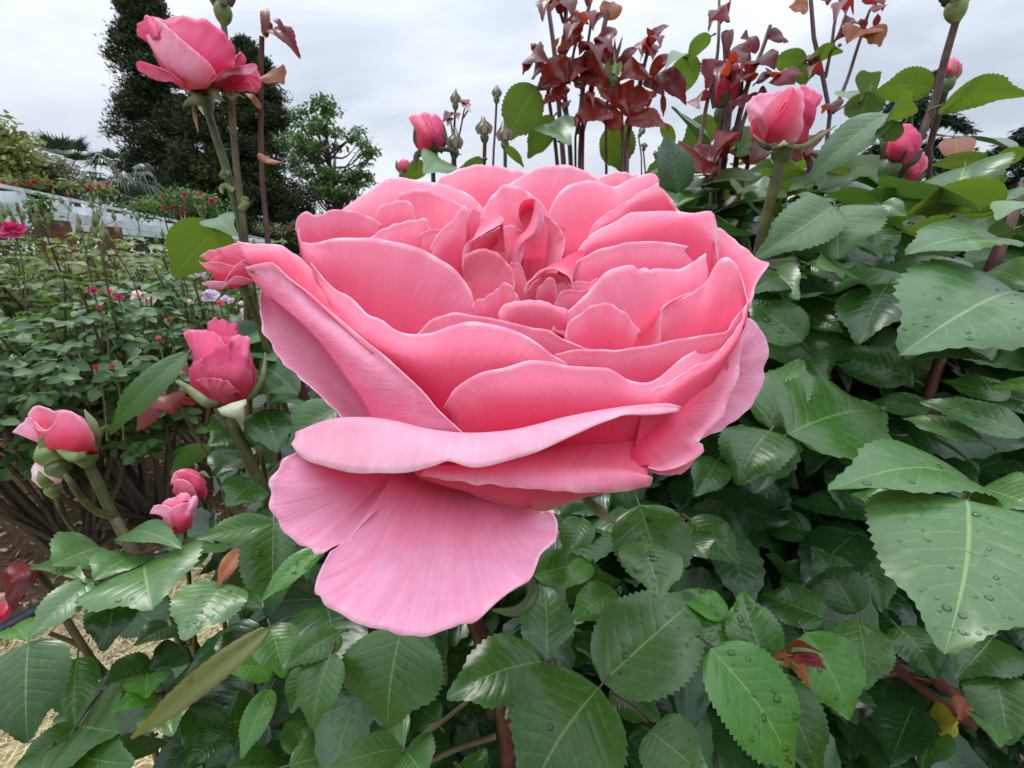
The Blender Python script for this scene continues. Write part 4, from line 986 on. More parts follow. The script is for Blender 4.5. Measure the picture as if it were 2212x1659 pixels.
def petal_mesh(rows, nu=44, nv=22, base=None, base_w=.10, base_rows=5, curl=.05, amp=.05, seed=0, rim_sides=False, ripple=1.0, flip=False, frill=0.005, pleat=0.0):
    """rows: contour lines (x, y, depth) from the claw side to the free edge"""
    t = np.linspace(0, 1, nu)
    R = np.stack([pu(crom(r, t)) for r in rows])              # (k, nu, 3) world
    k = len(R)
    # even spacing along the petal
    g = np.linalg.norm(np.diff(R, axis=0), axis=2).mean(1) + 1e-6
    kk = np.concatenate([[0], np.cumsum(g)]); kk /= kk[-1]
    tv = np.linspace(0, 1, nv)
    flat = R.reshape(k, -1)
    if k == 2:
        G = flat[0][None] * (1 - tv[:, None]) + flat[1][None] * tv[:, None]
    else:
        i = np.clip(np.searchsorted(kk, tv, side='right') - 1, 0, k - 2)
        h = (kk[i + 1] - kk[i])[:, None]; s = ((tv - kk[i]) / (kk[i + 1] - kk[i]))[:, None]
        m = np.zeros_like(flat)
        m[1:-1] = (flat[2:] - flat[:-2]) / (kk[2:] - kk[:-2])[:, None]
        m[0] = (flat[1] - flat[0]) / g_safe(kk, 0); m[-1] = (flat[-1] - flat[-2]) / g_safe(kk, -1)
        s2, s3 = s * s, s ** 3
        G = (2*s3-3*s2+1)*flat[i] + (s3-2*s2+s)*h*m[i] + (-2*s3+3*s2)*flat[i+1] + (s3-s2)*h*m[i+1]
    G = G.reshape(nv, nu, 3)
    du = np.gradient(G, axis=1); dv = np.gradient(G, axis=0)
    N = unit(np.cross(du, dv))
    view = unit(G - CAM)
    sg = np.sign(-(N * view).sum(-1).mean()) or 1
    N = N * sg                                                # towards the viewer's side
    r = rng(seed * 7 + 3)
    U, Vv = np.meshgrid(t, tv)
    disp = np.zeros_like(U)
    for _ in range(5):
        fu, fv = r.uniform(1.5, 5.5), r.uniform(.4, 2.2); ph = r.uniform(0, 6.28, 2)
        disp += r.uniform(.3, 1) * np.sin(fu * 6.28 * U / 2 + ph[0]) * np.cos(fv * 3.14 * Vv + ph[1]) / 5
    for _ in range(4):                                        # finer ripples near the free edge
        fu = r.uniform(6, 15); disp += ripple * .30 * r.uniform(.3, 1) * np.sin(fu * 6.28 * U / 2 + r.uniform(0, 6.28)) * Vv ** 4
    if pleat:                                                 # radiating folds from the claw
        for fu in (7.0, 11.0, 17.0, 26.0): disp += pleat * (7 / fu) * r.uniform(.5, 1) * np.sin(fu * 3.14 * U + r.uniform(0, 6.28) + .8 * np.sin(3 * Vv)) * np.sin(np.pi * np.clip(Vv * .98 + .01, 0, 1)) ** 1.1
    G = G + N * (disp * amp * S)[..., None]
    if frill:                                                 # tiny notches of the edge itself
        q = sum(r.uniform(.3, 1) * np.sin(r.uniform(18, 60) * U[-3:] + r.uniform(0, 6.28)) for _ in range(5))
        G[-3:] += unit(dv[-3:]) * (q * frill * S * np.array([.25, .6, 1])[:, None])[..., None]
    c = np.clip((Vv - .86) / .14, 0, 1) ** 2
    G = G + N * (c * curl * S)[..., None]
    pe = .12 + .88 * Vv
    if rim_sides:
        side = np.minimum(U, 1 - U)
        pe = np.maximum(pe, np.clip(1 - side / .03, 0, 1) * .99)
    if base is not None:
        row0 = G[0]; cen = row0.mean(0)
        tgt = base + (row0 - cen) * base_w
        ex = np.stack([tgt + (row0 - tgt) * w for w in np.linspace(0, 1, base_rows + 1)[:-1]])
        G = np.concatenate([ex, G]); pe = np.concatenate([np.linspace(0, .12, base_rows + 1)[:-1, None] * np.ones((1, nu)), pe])
        Vv = np.concatenate([np.zeros((base_rows, nu)), Vv]); U = np.concatenate([U[:base_rows], U])
    nr = len(G)
    Fq = grid_faces(nr, nu)
    if sg < 0: Fq = Fq[:, ::-1]
    if flip: Fq = Fq[:, ::-1]
    return G.reshape(-1, 3), Fq.copy(), dict(uv=np.stack([U, Vv], -1).reshape(-1, 2), attrs={"pe": pe.ravel()})

def g_safe(kk, i): return (kk[1] - kk[0]) if i == 0 else (kk[-1] - kk[-2])

hero = thing("rose", "huge open pink rose with layered ruffled petals filling the middle of the view", "rose",
             pu([1000, 1690, 16.5]))
PSEED = [0]
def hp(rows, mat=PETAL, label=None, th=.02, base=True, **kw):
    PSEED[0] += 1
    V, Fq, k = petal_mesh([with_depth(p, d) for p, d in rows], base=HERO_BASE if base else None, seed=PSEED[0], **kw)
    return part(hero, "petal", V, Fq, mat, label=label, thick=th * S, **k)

def sh(L, dx, dy): return [(x + dx, y + dy) for x, y in L]

# ---- back row
hp([(c1([(480,420),(620,400),(760,400),(900,400),(980,400)]), 14.6),
    (c1([(430,330),(520,290),(640,270),(760,270),(880,290),(980,310)]), [15.4,15.6,15.4]),
    (c1([(425,290),(470,255),(540,205),(600,165),(660,152),(740,165),(820,178),(880,195),(940,225),(990,275)]), [15.8,16.6,16.8,16.6,16])])
hp([(c1([(800,320),(900,320),(1000,320),(1150,320)]), 16.2),
    (c1([(780,190),(830,148),(890,120),(960,103),(1040,108),(1100,122),(1160,135),(1200,180)]), [17.8,18,18])])
hp([(c1([(1010,400),(1120,350),(1260,350),(1430,350)]), 15.2),
    (c1([(985,340),(1080,250),(1250,220),(1450,240)]), [16,16.4,16.4]),
    (c1([(975,290),(1020,235),(1080,185),(1140,145),(1200,112),(1270,103),(1340,110),(1390,130),(1440,165),(1480,200)]), [16.4,17,17.2,17])])
hp([(c1([(1420,260),(1500,250),(1600,260),(1650,280)]), 16.8),
    (c1([(1410,170),(1450,145),(1510,130),(1560,138),(1600,150),(1640,180)]), 18)], amp=.03)
# right back petals
hp([(c1([(1310,480),(1350,430),(1400,390),(1440,350),(1480,320)]), 14.5),
    (c1([(1260,370),(1340,320),(1430,300),(1500,270),(1580,215),(1655,185)]), [15.2,15.3,15.2,14.9,14.9]),
    (c1([(1235,300),(1255,250),(1285,205),(1330,178),(1400,165),(1450,175),(1500,188),(1540,165),(1590,145),(1640,138),(1662,165)]), [15.6,15.9,16,15.8,15.3])])
hp([(c1([(1600,360),(1680,350),(1760,360)]), 14.9),
    (c1([(1600,220),(1655,188),(1690,212),(1722,248),(1750,300)]), [16.2,16.3,16])])
hp([(c1([(1420,420),(1480,370),(1570,330),(1660,310),(1760,320)]), 14.3),
    (c1([(1410,395),(1440,345),(1530,280),(1610,230),(1690,215)]), [14.3,14.5,14.5]),
    (c1([(1393,400),(1408,345),(1440,310),(1500,270),(1590,213),(1662,172)]), [14.5,14.7,14.9])])
# far right wing
hp([(c1([(1850,470),(1890,510),(1940,560),(1985,620),(1990,680)]), [13.8,13.2,12.4,11.8]),
    (c1([(1862,380),(1920,430),(1980,490),(2020,545),(2005,640)]), [14.3,13.7,12.9,12]),
    (c1([(1872,340),(1905,352),(1955,395),(2010,440),(2050,475),(2090,484),(2076,510),(2052,540),(2026,585),(2012,650)]), [14.6,14.1,13.4,12.8,12.1])], curl=.07)
# left inner ruffle
hp([(c1([(700,430),(780,440),(880,430),(960,420)]), 14.2),
    (c1([(680,300),(780,280),(880,300),(965,340)]), [15,15.1,14.8]),
    (c1([(660,240),(665,215),(700,200),(740,195),(800,212),(860,240),(920,265),(965,290),(975,330)]), [15.2,15.4,15.2])], PETAL_IN)
hp([(c1([(560,420),(640,420),(720,420)]), 14.2),
    (c1([(572,340),(578,280),(595,258),(640,245),(680,238),(708,252),(718,300),(715,350)]), [14.6,14.8,14.6])])
hp([(c1([(285,480),(330,470),(420,470),(560,470)]), [12.6,12.9,13.3,13.6]),
    (c1([(262,350),(265,320),(285,290),(305,280),(332,300),(390,278),(450,275),(520,292),(590,330)]), [12.9,13.1,13.4,13.9,14.4])])
hp([(c1([(560,480),(680,490),(790,500)]), 13),
    (c1([(545,390),(590,358),(640,335),(700,318),(755,310),(771,316),(774,370),(788,430)]), [13.6,13.7,13.6])])
# middle
hp([(c1([(1010,470),(1080,460),(1150,470),(1230,460)]), 13.4),
    (c1([(985,360),(1060,320),(1140,310),(1240,350)]), 14.2),
    (c1([(980,300),(1010,245),(1040,205),(1075,178),(1110,182),(1150,200),(1200,240),(1232,280),(1245,320)]), [14.8,14.6,14.4])])
hp([(c1([(1150,360),(1130,440),(1115,500),(1120,560),(1150,620)]), [13.9,13.2]),
    (c1([(1190,320),(1220,380),(1215,450),(1200,520),(1190,600)]), [14.3,14.1,13.2]),
    (c1([(1212,285),(1250,310),(1285,345),(1305,390),(1300,430),(1292,460),(1275,520)]), [14.4,14,13.4])], PETAL_IN)
# hollow of the rolled petal and its pale strip
hp([(c1([(1140,350),(1150,330),(1165,320),(1180,320),(1190,330)]), 14.3),
    (c1([(1128,330),(1135,290),(1160,262),(1190,270),(1203,305)]), 14.35),
    (c1([(1138,345),(1122,305),(1120,268),(1142,234),(1178,227),(1205,252),(1216,295),(1206,340)]), 13.75)], PETAL_IN, nu=32, amp=.02, curl=0, base=False)
hp([(c1([(1185,235),(1178,290),(1157,343),(1125,378),(1103,410),(1091,445),(1084,490)]), [13.5,13.2,13.1]),
    (c1([(1196,240),(1200,300),(1180,360),(1145,392),(1122,425),(1108,460),(1104,500)]), [13.4,13.0,13.0]),
    (c1([(1203,240),(1218,300),(1206,348),(1190,372),(1151,398),(1143,425),(1128,480)]), [13.6,13.3,13.2])], PETAL_PALE, amp=.015, curl=0.02, base=False, rim_sides=False)
hp([(c1([(1100,640),(1130,650),(1170,650)]), 12.6),
    (c1([(1085,520),(1100,478),(1128,485),(1150,555),(1165,610)]), [13.1,13,12.7])], PETAL_IN, amp=.02)
# left of centre: upright leaf-like petal and its folded tip
hp([(c1([(830,610),(870,570),(910,520)]), 12.9),
    (c1([(795,470),(835,425),(875,400),(918,395)]), 13),
    (c1([(783,430),(805,380),(840,340),(875,310),(905,268),(916,262),(922,310)]), 13.2)], amp=.03)
hp([(c1([(918,440),(940,440),(962,410)]), 13.2),
    (c1([(922,340),(934,285),(952,266),(968,275),(975,325)]), 13.3)], amp=.02, nu=24)
hp([(c1([(975,330),(984,312),(1010,300),(1040,290),(1060,296)]), 13.0),
    (c1([(950,380),(975,360),(1010,335),(1045,312),(1064,304)]), 12.75),
    (c1([(905,500),(908,440),(925,402),(955,386),(991,364),(1042,336),(1061,324),(1066,308)]), [12.6,12.5,12.7])], PETAL_PALE, amp=.015, curl=.02, nu=32)
hp([(c1([(925,520),(955,470),(1000,440),(1040,400)]), 13.1),
    (c1([(908,480),(922,412),(960,388),(1000,365),(1050,338)]), 12.62)], PETAL, amp=.02, curl=0, base=False)
hp([(c1([(985,480),(1050,500),(1100,500)]), 13.15),
    (c1([(978,415),(1022,374),(1058,374),(1098,422),(1108,470)]), 13.45)], PETAL_IN, amp=.02)
hp([(c1([(940,700),(1000,700),(1060,690),(1110,670)]), 12.0),
    (c1([(915,560),(960,530),(1030,530),(1105,600)]), [12.7,12.5,12.2]),
    (c1([(903,500),(915,450),(945,432),(970,425),(1000,423),(1036,437),(1071,466),(1096,498),(1107,530),(1112,610)]), [12.55,12.4,12.3,12.1])], PETAL_IN)
# heart of the flower
for rows, m in (
  ([(c1([(880,480),(930,470),(985,440)]), 13.3), (c1([(868,400),(900,350),(950,330),(1000,345),(1020,390)]), 13.75)], PETAL),
  ([(c1([(1040,480),(1090,470),(1120,440)]), 13.6), (c1([(1030,380),(1060,345),(1100,335),(1130,360),(1140,410)]), 14.0)], PETAL),
  ([(c1([(720,470),(790,480),(850,470)]), 13.1), (c1([(715,400),(760,360),(810,350),(850,375),(870,420)]), 13.45)], PETAL_IN),
  ([(c1([(1300,640),(1350,630),(1400,600)]), 12.15), (c1([(1290,600),(1310,568),(1350,552),(1395,556),(1430,540)]), 12.4)], PETAL)):
    hp(rows, m, amp=.02, nu=28, frill=0, ripple=.2)
hp([(c1([(1235,495),(1290,462),(1350,432),(1400,420)]), [13.0,13.1]),
    (c1([(1190,520),(1235,500),(1290,490),(1340,510)]), 12.45),
    (c1([(1152,600),(1151,578),(1173,548),(1205,520),(1231,508),(1260,507),(1293,522),(1318,543),(1330,580)]), 12.1)], PETAL, amp=.02, base=False)
hp([(c1([(1160,660),(1230,650),(1330,640)]), 12.6),
    (c1([(1158,585),(1185,550),(1240,520),(1300,535),(1328,575)]), 12.55)], PETAL, amp=.02)
hp([(c1([(1195,670),(1230,670),(1268,670)]), 12.2),
    (c1([(1190,615),(1197,578),(1218,556),(1231,538),(1247,532),(1261,543),(1269,575),(1270,620)]), [12.25,12.1,12.2])], PETAL, nu=32, amp=.01, curl=.02)
hp([(c1([(1270,680),(1300,670),(1340,640)]), 12.25),
    (c1([(1262,590),(1275,560),(1300,555),(1325,575),(1335,600)]), 12.35)], PETAL_IN, nu=28, amp=.01, curl=.02)
hp([(c1([(1268,700),(1330,700),(1420,690)]), 11.9),
    (c1([(1264,645),(1279,604),(1297,586),(1322,584),(1370,588),(1425,565)]), [12,12,12.2])], PETAL_IN, amp=.02)
# right inner cup
hp([(c1([(1340,580),(1430,540),(1550,490),(1700,480),(1820,510),(1870,550)]), [12.8,13,12.9,12.7,12.3]),
    (c1([(1342,500),(1390,425),(1500,380),(1640,335),(1780,320),(1878,400)]), [12.85,13.1,13.2,13.2,13,12.7]),
    (c1([(1337,545),(1336,505),(1342,450),(1378,405),(1440,352),(1510,315),(1560,291),(1640,283),(1720,285),(1800,292),(1868,285),(1885,335),(1891,420),(1886,480)]), [12.9,13.3,13.8,14.1,13.9,13.4,12.7])], PETAL)
hp([(c1([(1345,600),(1450,600),(1600,590),(1750,580),(1800,570)]), 12.3),
    (c1([(1332,530),(1350,475),(1400,445),(1470,420),(1550,402),(1630,398),(1720,405),(1790,422),(1846,442),(1820,475),(1770,500)]), [12.6,12.9,12.95,12.8,12.5])])
hp([(c1([(1350,840),(1500,850),(1640,840),(1680,800)]), 11.0),
    (c1([(1300,760),(1420,720),(1540,680),(1640,650),(1720,600),(1850,570)]), [11.2,11.6,11.8,11.8,11.8]),
    (c1([(1250,745),(1269,711),(1311,668),(1343,639),(1378,607),(1405,575),(1430,545),(1475,507),(1540,488),(1568,492),(1572,508),(1590,510),(1605,500),(1632,512),(1645,500),(1700,507),(1740,510),(1800,480),(1848,445)]), [11.3,11.7,12,12.2,12.3,12.4])], PETAL)
hp([(c1([(1320,850),(1420,850),(1560,850)]), 10.7),
    (c1([(1310,780),(1311,727),(1325,703),(1365,674),(1400,650),(1445,635),(1500,650),(1545,688),(1585,750)]), [10.9,11.0,11.2])])
hp([(c1([(1655,850),(1750,830),(1850,800),(1930,770),(1980,710)]), [10.7,10.8,10.8,10.7]),
    (c1([(1668,750),(1740,700),(1820,660),(1890,620),(1940,600),(1985,600),(2003,655)]), [10.9,11.2,11.3,11.3,11.2,11]),
    (c1([(1672,720),(1680,662),(1720,625),(1760,607),(1800,590),(1850,552),(1890,490),(1912,465),(1938,462),(1968,490),(1990,538),(2006,590),(2018,640)]), [11.0,11.2,11.5,11.7,11.7,11.4,11.1,10.9])])
hp([(c1([(1600,850),(1625,800),(1650,700),(1690,640)]), [10.9,11.1]),
    (c1([(1670,830),(1672,740),(1680,662),(1720,622),(1790,592)]), [10.8,11,11.2])], PETAL_IN, amp=.02)
# left inner big petal
hp([(c1([(345,650),(450,740),(600,830),(750,840),(900,800)]), [12.1,11.7,11.4,11.4]),
    (c1([(292,470),(400,490),(560,560),(700,610),(830,660),(930,730)]), [12.5,12.4,12.0,11.8,11.7]),
    (c1([(264,345),(276,395),(300,404),(345,402),(400,392),(470,384),(540,384),(600,390),(680,407),(750,428),(810,458),(870,500),(915,550),(945,610),(958,700)]), [12.8,12.8,12.6,12.4,12.2,12.0,11.9,11.8])], PETAL)
# small pale petals at the middle front
hp([(c1([(955,740),(1040,740),(1130,740)]), 11.5),
    (c1([(953,660),(956,630),(997,612),(1029,591),(1055,567),(1069,558),(1090,564),(1111,596),(1132,630)]), 11.7)], PETAL)
hp([(c1([(1050,790),(1150,800),(1260,800),(1310,770)]), 11.3),
    (c1([(1049,700),(1090,664),(1130,652),(1205,650),(1260,662),(1308,685)]), [11.36,11.30,11.34]),
    (c1([(1046,690),(1055,647),(1087,634),(1120,627),(1151,622),(1199,622),(1245,636),(1311,660)]), [11.5,11.45,11.5])], PETAL, curl=0)
hp([(c1([(740,920),(950,900),(1200,920),(1400,920)]), 10.7),
    (c1([(715,768),(760,725),(800,692),(860,674),(905,676),(959,684),(1034,695),(1125,719),(1239,740),(1290,770),(1385,806),(1440,825)]), [10.8,10.9,10.9,10.7,10.4])])
# M, the long front-left wall
hp([(c1([(373,640),(550,850),(700,980),(850,1090),(1000,1080),(1150,1050),(1280,1000)]), [11.5,10.8,10.3,10.1,10.0]),
    (c1([(335,540),(450,720),(600,820),(780,880),(950,880),(1100,880),(1270,920)]), [11.9,11,10.3,10,9.95,9.9,9.9]),
    (c1([(326,480),(366,536),(419,586),(473,614),(510,650),(544,685),(597,705),(650,742),(715,760),(786,753),(850,731),(885,723),(933,711),(975,711),(1045,727),(1130,752),(1190,787),(1240,826),(1310,870)]), [12,11.6,11,10.6,10.4,10.4,10.3,10.1,10])], PETAL)
# X and O, front right walls
hp([(c1([(1270,960),(1500,990),(1700,980),(1850,900),(1960,800),(2000,720)]), [10.0,10,10,10.2,10.5]),
    (c1([(1265,832),(1330,818),(1425,815),(1500,815),(1600,803),(1700,782),(1800,765),(1880,753),(1924,746),(1958,693),(1996,650),(2019,620)]), [10.2,10.1,10.1,10.1,10.2,10.5,11])])
hp([(c1([(905,1200),(1100,1220),(1350,1220),(1600,1200),(1800,1080),(1930,930)]), [9.9,9.6,9.5,9.5,9.7,10.3]),
    (c1([(868,1090),(1000,1030),(1200,1010),(1450,1010),(1650,1020),(1800,930),(1930,810)]), [9.9,9.3,9.05,9.05,9.3,9.7,10.3]),
    (c1([(835,1035),(870,975),(920,935),(980,905),(1050,888),(1110,872),(1170,858),(1240,864),(1320,878),(1425,885),(1468,888),(1500,907),(1535,934),(1596,950),(1650,934),(1690,905),(1740,860),(1798,826),(1884,789),(1930,750)]), [9.9,9.6,9.4,9.3,9.2,9.4,9.8,10.2,10.6])], PETAL)
hp([(c1([(1560,1250),(1650,1180),(1760,1080),(1880,930),(1960,800)]), [9.2,9.4,9.8,10.2]),
    (c1([(1600,1060),(1700,1000),(1800,930),(1900,860),(1980,760)]), [9.25,9.4,9.8,10.3]),
    (c1([(1600,1000),(1654,972),(1724,931),(1798,885),(1868,851),(1921,805),(1958,757),(1987,709),(2010,650)]), [9.5,9.6,9.9,10.3,10.7])], PETAL)
# outer right
hp([(c1([(1930,720),(1900,820),(1860,920),(1800,1020),(1740,1100),(1700,1180)]), [11.9,11.2,10.4]),
    (c1([(1960,740),(1985,820),(1975,900),(1935,980),(1880,1060),(1810,1150)]), [11.6,11.2,10.6]),
    (c1([(1985,680),(2025,703),(2062,752),(2082,800),(2078,850),(2064,895),(2066,930),(2040,1000),(1990,1062),(1930,1108),(1870,1140),(1800,1170)]), [12,11.8,11.4,10.9,10.5])], PETAL_PALE, frill=.018, pleat=.22, ripple=.5, nu=70)
hp([(c1([(1740,1000),(1690,1060),(1640,1130),(1570,1210),(1545,1275)]), [9.6,9.3,9.15,9.1]),
    (c1([(1900,850),(1850,950),(1800,1040),(1740,1130),(1660,1210),(1620,1262)]), [10.15,9.75,9.4,9.15,9.0]),
    (c1([(1985,705),(1972,762),(1966,858),(1944,933),(1917,1002),(1896,1062),(1866,1090),(1858,1105),(1832,1132),(1799,1170),(1795,1184),(1829,1204),(1798,1232),(1745,1254),(1681,1280),(1620,1275)]), [10.8,10.5,10.2,9.8,9.4,9.2,8.95])], PETAL, curl=.12)
hp([(c1([(1600,1240),(1680,1220),(1780,1180)]), 9.4),
    (c1([(1630,1286),(1680,1298),(1740,1296),(1770,1282),(1826,1214)]), [9.35,9.35,9.5])], PETAL_IN, amp=.02, curl=0)
# outer left
hp([(c1([(210,600),(300,690),(390,770),(470,860),(540,950),(600,1090)]), [11.8,11.3,10.8,10.5]),
    (c1([(155,600),(190,680),(260,780),(340,880),(420,970),(520,1090)]), [12.0,11.5,11,10.5]),
    (c1([(128,580),(118,620),(116,660),(124,690),(128,720),(140,760),(170,810),(215,870),(280,935),(340,990),(400,1045),(445,1095)]), [11.7,11.3,10.8,10.2,9.9])], PETAL_PALE, frill=.015, pleat=.16, ripple=.5, nu=70)
hp([(c1([(104,505),(172,494),(235,545),(345,640),(445,730),(560,830)]), [11.5,11.1,10.6,10.2,9.7]),
    (c1([(66,470),(160,450),(230,470),(310,560),(390,650),(500,760)]), [11.6,11.5,11.2,10.8,10.3]),
    (c1([(36,401),(75,404),(117,413),(178,412),(222,428),(267,457),(305,495),(345,560),(390,640),(470,720)]), [11.9,12,12.05,12,11.8,11.4,11.0])], PETAL, base=False)
hp([(c1([(75,516),(121,572),(170,615),(260,690),(340,770),(410,860),(470,945),(515,1010),(552,1090)]), [11.6,11.1,10.5,10.1,9.7,9.5]),
    (c1([(68,498),(140,540),(240,600),(330,690),(430,770),(540,870),(640,960),(740,1040),(800,1130)]), [11.55,11.0,10.3,9.7,9.3,9.1]),
    (c1([(60,462),(72,508),(107,497),(140,489),(171,486),(190,491),(220,525),(270,571),(338,623),(377,660),(440,712),(550,802),(640,872),(720,937),(800,1012),(870,1082),(930,1140)]), [11.6,11.3,10.8,10.1,9.5,9.0,8.8])], PETAL_PALE, curl=.13, amp=.03)
# the two reflexed front petals
hp([(c2([(420,330),(700,345),(1000,350),(1300,310),(1620,250)]), [9.9,9.8,9.8,9.9]),
    (c2([(270,295),(370,252),(450,238),(560,240),(660,258),(750,280),(850,297),(920,302),(1000,300),(1100,290),(1200,266),(1300,240),(1400,220),(1500,203),(1600,192),(1700,188),(1748,200)]), [9.0,8.9,8.8,8.7,8.6,8.7,8.9,9.1]),
    (c2([(256,320),(350,335),(450,340),(560,345),(700,345),(820,345),(930,365),(1050,350),(1200,315),(1340,265),(1500,216),(1640,205),(1746,203)]), [8.75,8.45,8.25,8.15,8.1,8.25,8.5,8.75,9]),
    (c2([(246,340),(262,372),(295,398),(330,412),(420,440),(500,455),(580,455),(660,450),(740,435),(800,420),(845,403),(880,410),(910,422),(950,430),(1010,425),(1050,415),(1120,395),(1180,374),(1260,341),(1340,303),(1420,263),(1500,233),(1525,222),(1600,224),(1700,217),(1744,207)]), [8.6,8.2,7.95,7.85,7.85,8,8.25,8.6,8.95])],
   PETAL_LIP, curl=-.03, frill=.012, nu=70, label="pale front petal rolled back over its lip")
hp([(c2([(900,350),(1200,310),(1500,240),(1690,200),(1760,205)]), 9.75),
    (c2([(900,420),(1100,380),(1350,330),(1560,300),(1700,290)]), [9.4,9.5,9.55]),
    (c2([(780,430),(950,428),(1100,402),(1230,398),(1400,412),(1540,420),(1625,445)]), [8.75,8.85,9.0,9.0]),
    (c2([(750,455),(900,455),(1000,455),(1150,455),(1300,465),(1450,462),(1570,460),(1640,468)]), [8.55,8.45,8.4,8.5]),
    (c2([(740,462),(830,480),(900,490),(1000,500),(1080,507),(1150,514),(1230,520),(1300,526),(1380,531),(1450,532),(1520,527),(1580,520),(1632,506),(1645,480)]), [8.6,8.4,8.3,8.25,8.4,8.6])],
   PETAL, curl=-.02, frill=.01, nu=60)
hp([(c2([(700,430),(900,470),(1150,490),(1350,500),(1560,500)]), [9.0,8.75,8.8]),
    (c2([(740,470),(900,520),(1120,550),(1300,550),(1480,530)]), [9.1,8.95,9.0]),
    (c2([(780,470),(850,492),(920,525),(1000,560),(1080,587),(1170,603),(1240,597),(1300,575),(1400,538)]), [9.3,9.3,9.4])], PETAL_IN, curl=0, amp=.03)
# hanging outer petals: broad fan and its left lobe
hp([(c2([(640,440),(720,470),(800,500),(880,510),(960,520),(1040,530),(1110,540)]), [9.9,9.8,9.8]),
    (c2([(610,500),(680,540),(760,570),(850,590),(950,600),(1060,600),(1160,580)]), [9.1,8.9,9.0,9.3]),
    (c2([(470,690),(520,770),(620,830),(740,850),(880,830),(1030,760),(1150,680),(1200,610)]), [8.1,7.9,7.8,7.9,8.2,8.6]),
    (c2([(395,760),(358,820),(334,865),(330,905),(345,928),(365,925),(385,960),(420,992),(470,1025),(520,1045),(560,1062),(620,1070),(660,1080),(720,1078),(760,1084),(820,1074),(870,1062),(905,1040),(945,1030),(1010,990),(1060,952),(1120,900),(1165,866),(1200,810),(1218,775),(1262,725),(1277,680),(1276,640),(1258,610),(1238,600)]), [7.9,7.6,7.4,7.3,7.25,7.3,7.5,7.8,8.3])],
   PETAL_PALE, curl=.04, amp=.09, frill=.026, nu=110, nv=34, pleat=.34, ripple=.3, label="large outer petal hanging down below the flower")
hp([(c2([(420,370),(520,430),(600,450),(680,470),(740,490)]), [9.6,9.7,9.9]),
    (c2([(330,420),(400,500),(480,560),(560,560),(660,520)]), [8.8,8.7,9.0,9.4]),
    (c2([(262,375),(215,410),(180,448),(160,495),(153,535),(165,580),(185,630),(215,682),(245,715),(275,740),(310,752),(340,768),(375,766),(400,755),(440,735),(480,700),(560,620)]), [8.7,8.3,8.1,8.0,8.0,8.1,8.4])],
   PETAL_PALE, amp=.07, frill=.02, nu=70, pleat=.28, ripple=.4)

# sepals curling below the flower
q = c2([(1370,530),(1400,570),(1440,610),(1505,655)])
ribbon(pu(np.column_stack([q, [11.5, 11, 10.6, 10.4]])), uw(np.array([9, 10, 9, 1]), 10.8), SEPAL, hero, "sepal", fold=.6)
q = c2([(1080,900),(1150,870),(1178,905),(1165,955),(1110,990),(1020,985)])
ribbon(pu(np.column_stack([q, [11.6, 11, 10.6, 10.4, 10.4, 10.8]])), uw(np.array([12, 12, 13, 12, 9, 2]), 10.8), HIP, hero, "sepal", fold=.5)
mb = MB()
SP = crom3(pu([[1112, 900, 15.0], [1090, 1060, 15.2], [1050, 1250, 15.6], [1022, 1340, 15.9], [1060, 1420, 16.2], [1090, 1560, 16.8], [1100, 1720, 17.6], [1100, 2400, 26]]), np.linspace(0, 1, 36))
mb.tube(SP, np.linspace(.26, .34, 36) * S * 1.15, 12)
V, Fq, k = mb.get(); part(hero, "stem", V, Fq, STEM_RED, **k)
mb = MB(); hp_ = HERO_BASE
tt = np.linspace(0, 1, 12)
mb.tube(hp_ + np.outer(tt, -AXIS * 1.6 * S + np.array([0, 0, 0])) + AXIS * .5 * S, (.28 + .62 * np.sin(np.pi * np.clip(.25 + .6 * (1 - tt), 0, 1))) * S, 14)
V, Fq, k = mb.get(); part(hero, "rose_hip", V, Fq, HIP, **k)
# ------------------------------------------------------------------ the other roses, buds and shoots
def c5(L): a = np.array(L, float); return np.stack([219.4 + .1984 * a[:, 0], .1984 * a[:, 1]], 1)
def c6(L): a = np.array(L, float); return np.stack([274.3 + .1736 * a[:, 0], 658.3 + .1736 * a[:, 1]], 1)
def c7(L): a = np.array(L, float); return np.stack([.3349 * a[:, 0], 548.6 + .3349 * a[:, 1]], 1)
def c8(L): a = np.array(L, float); return np.stack([1536 + .1488 * a[:, 0], 109.7 + .1488 * a[:, 1]], 1)
def c9(L): a = np.array(L, float); return np.stack([1097.2 + .1736 * a[:, 0], .1736 * a[:, 1]], 1)
def c10(L): a = np.array(L, float); return np.stack([1471.3 + .3349 * a[:, 0], .3349 * a[:, 1]], 1)
def c4(L): a = np.array(L, float); return np.stack([822.9 + .3349 * a[:, 0], .3349 * a[:, 1]], 1)

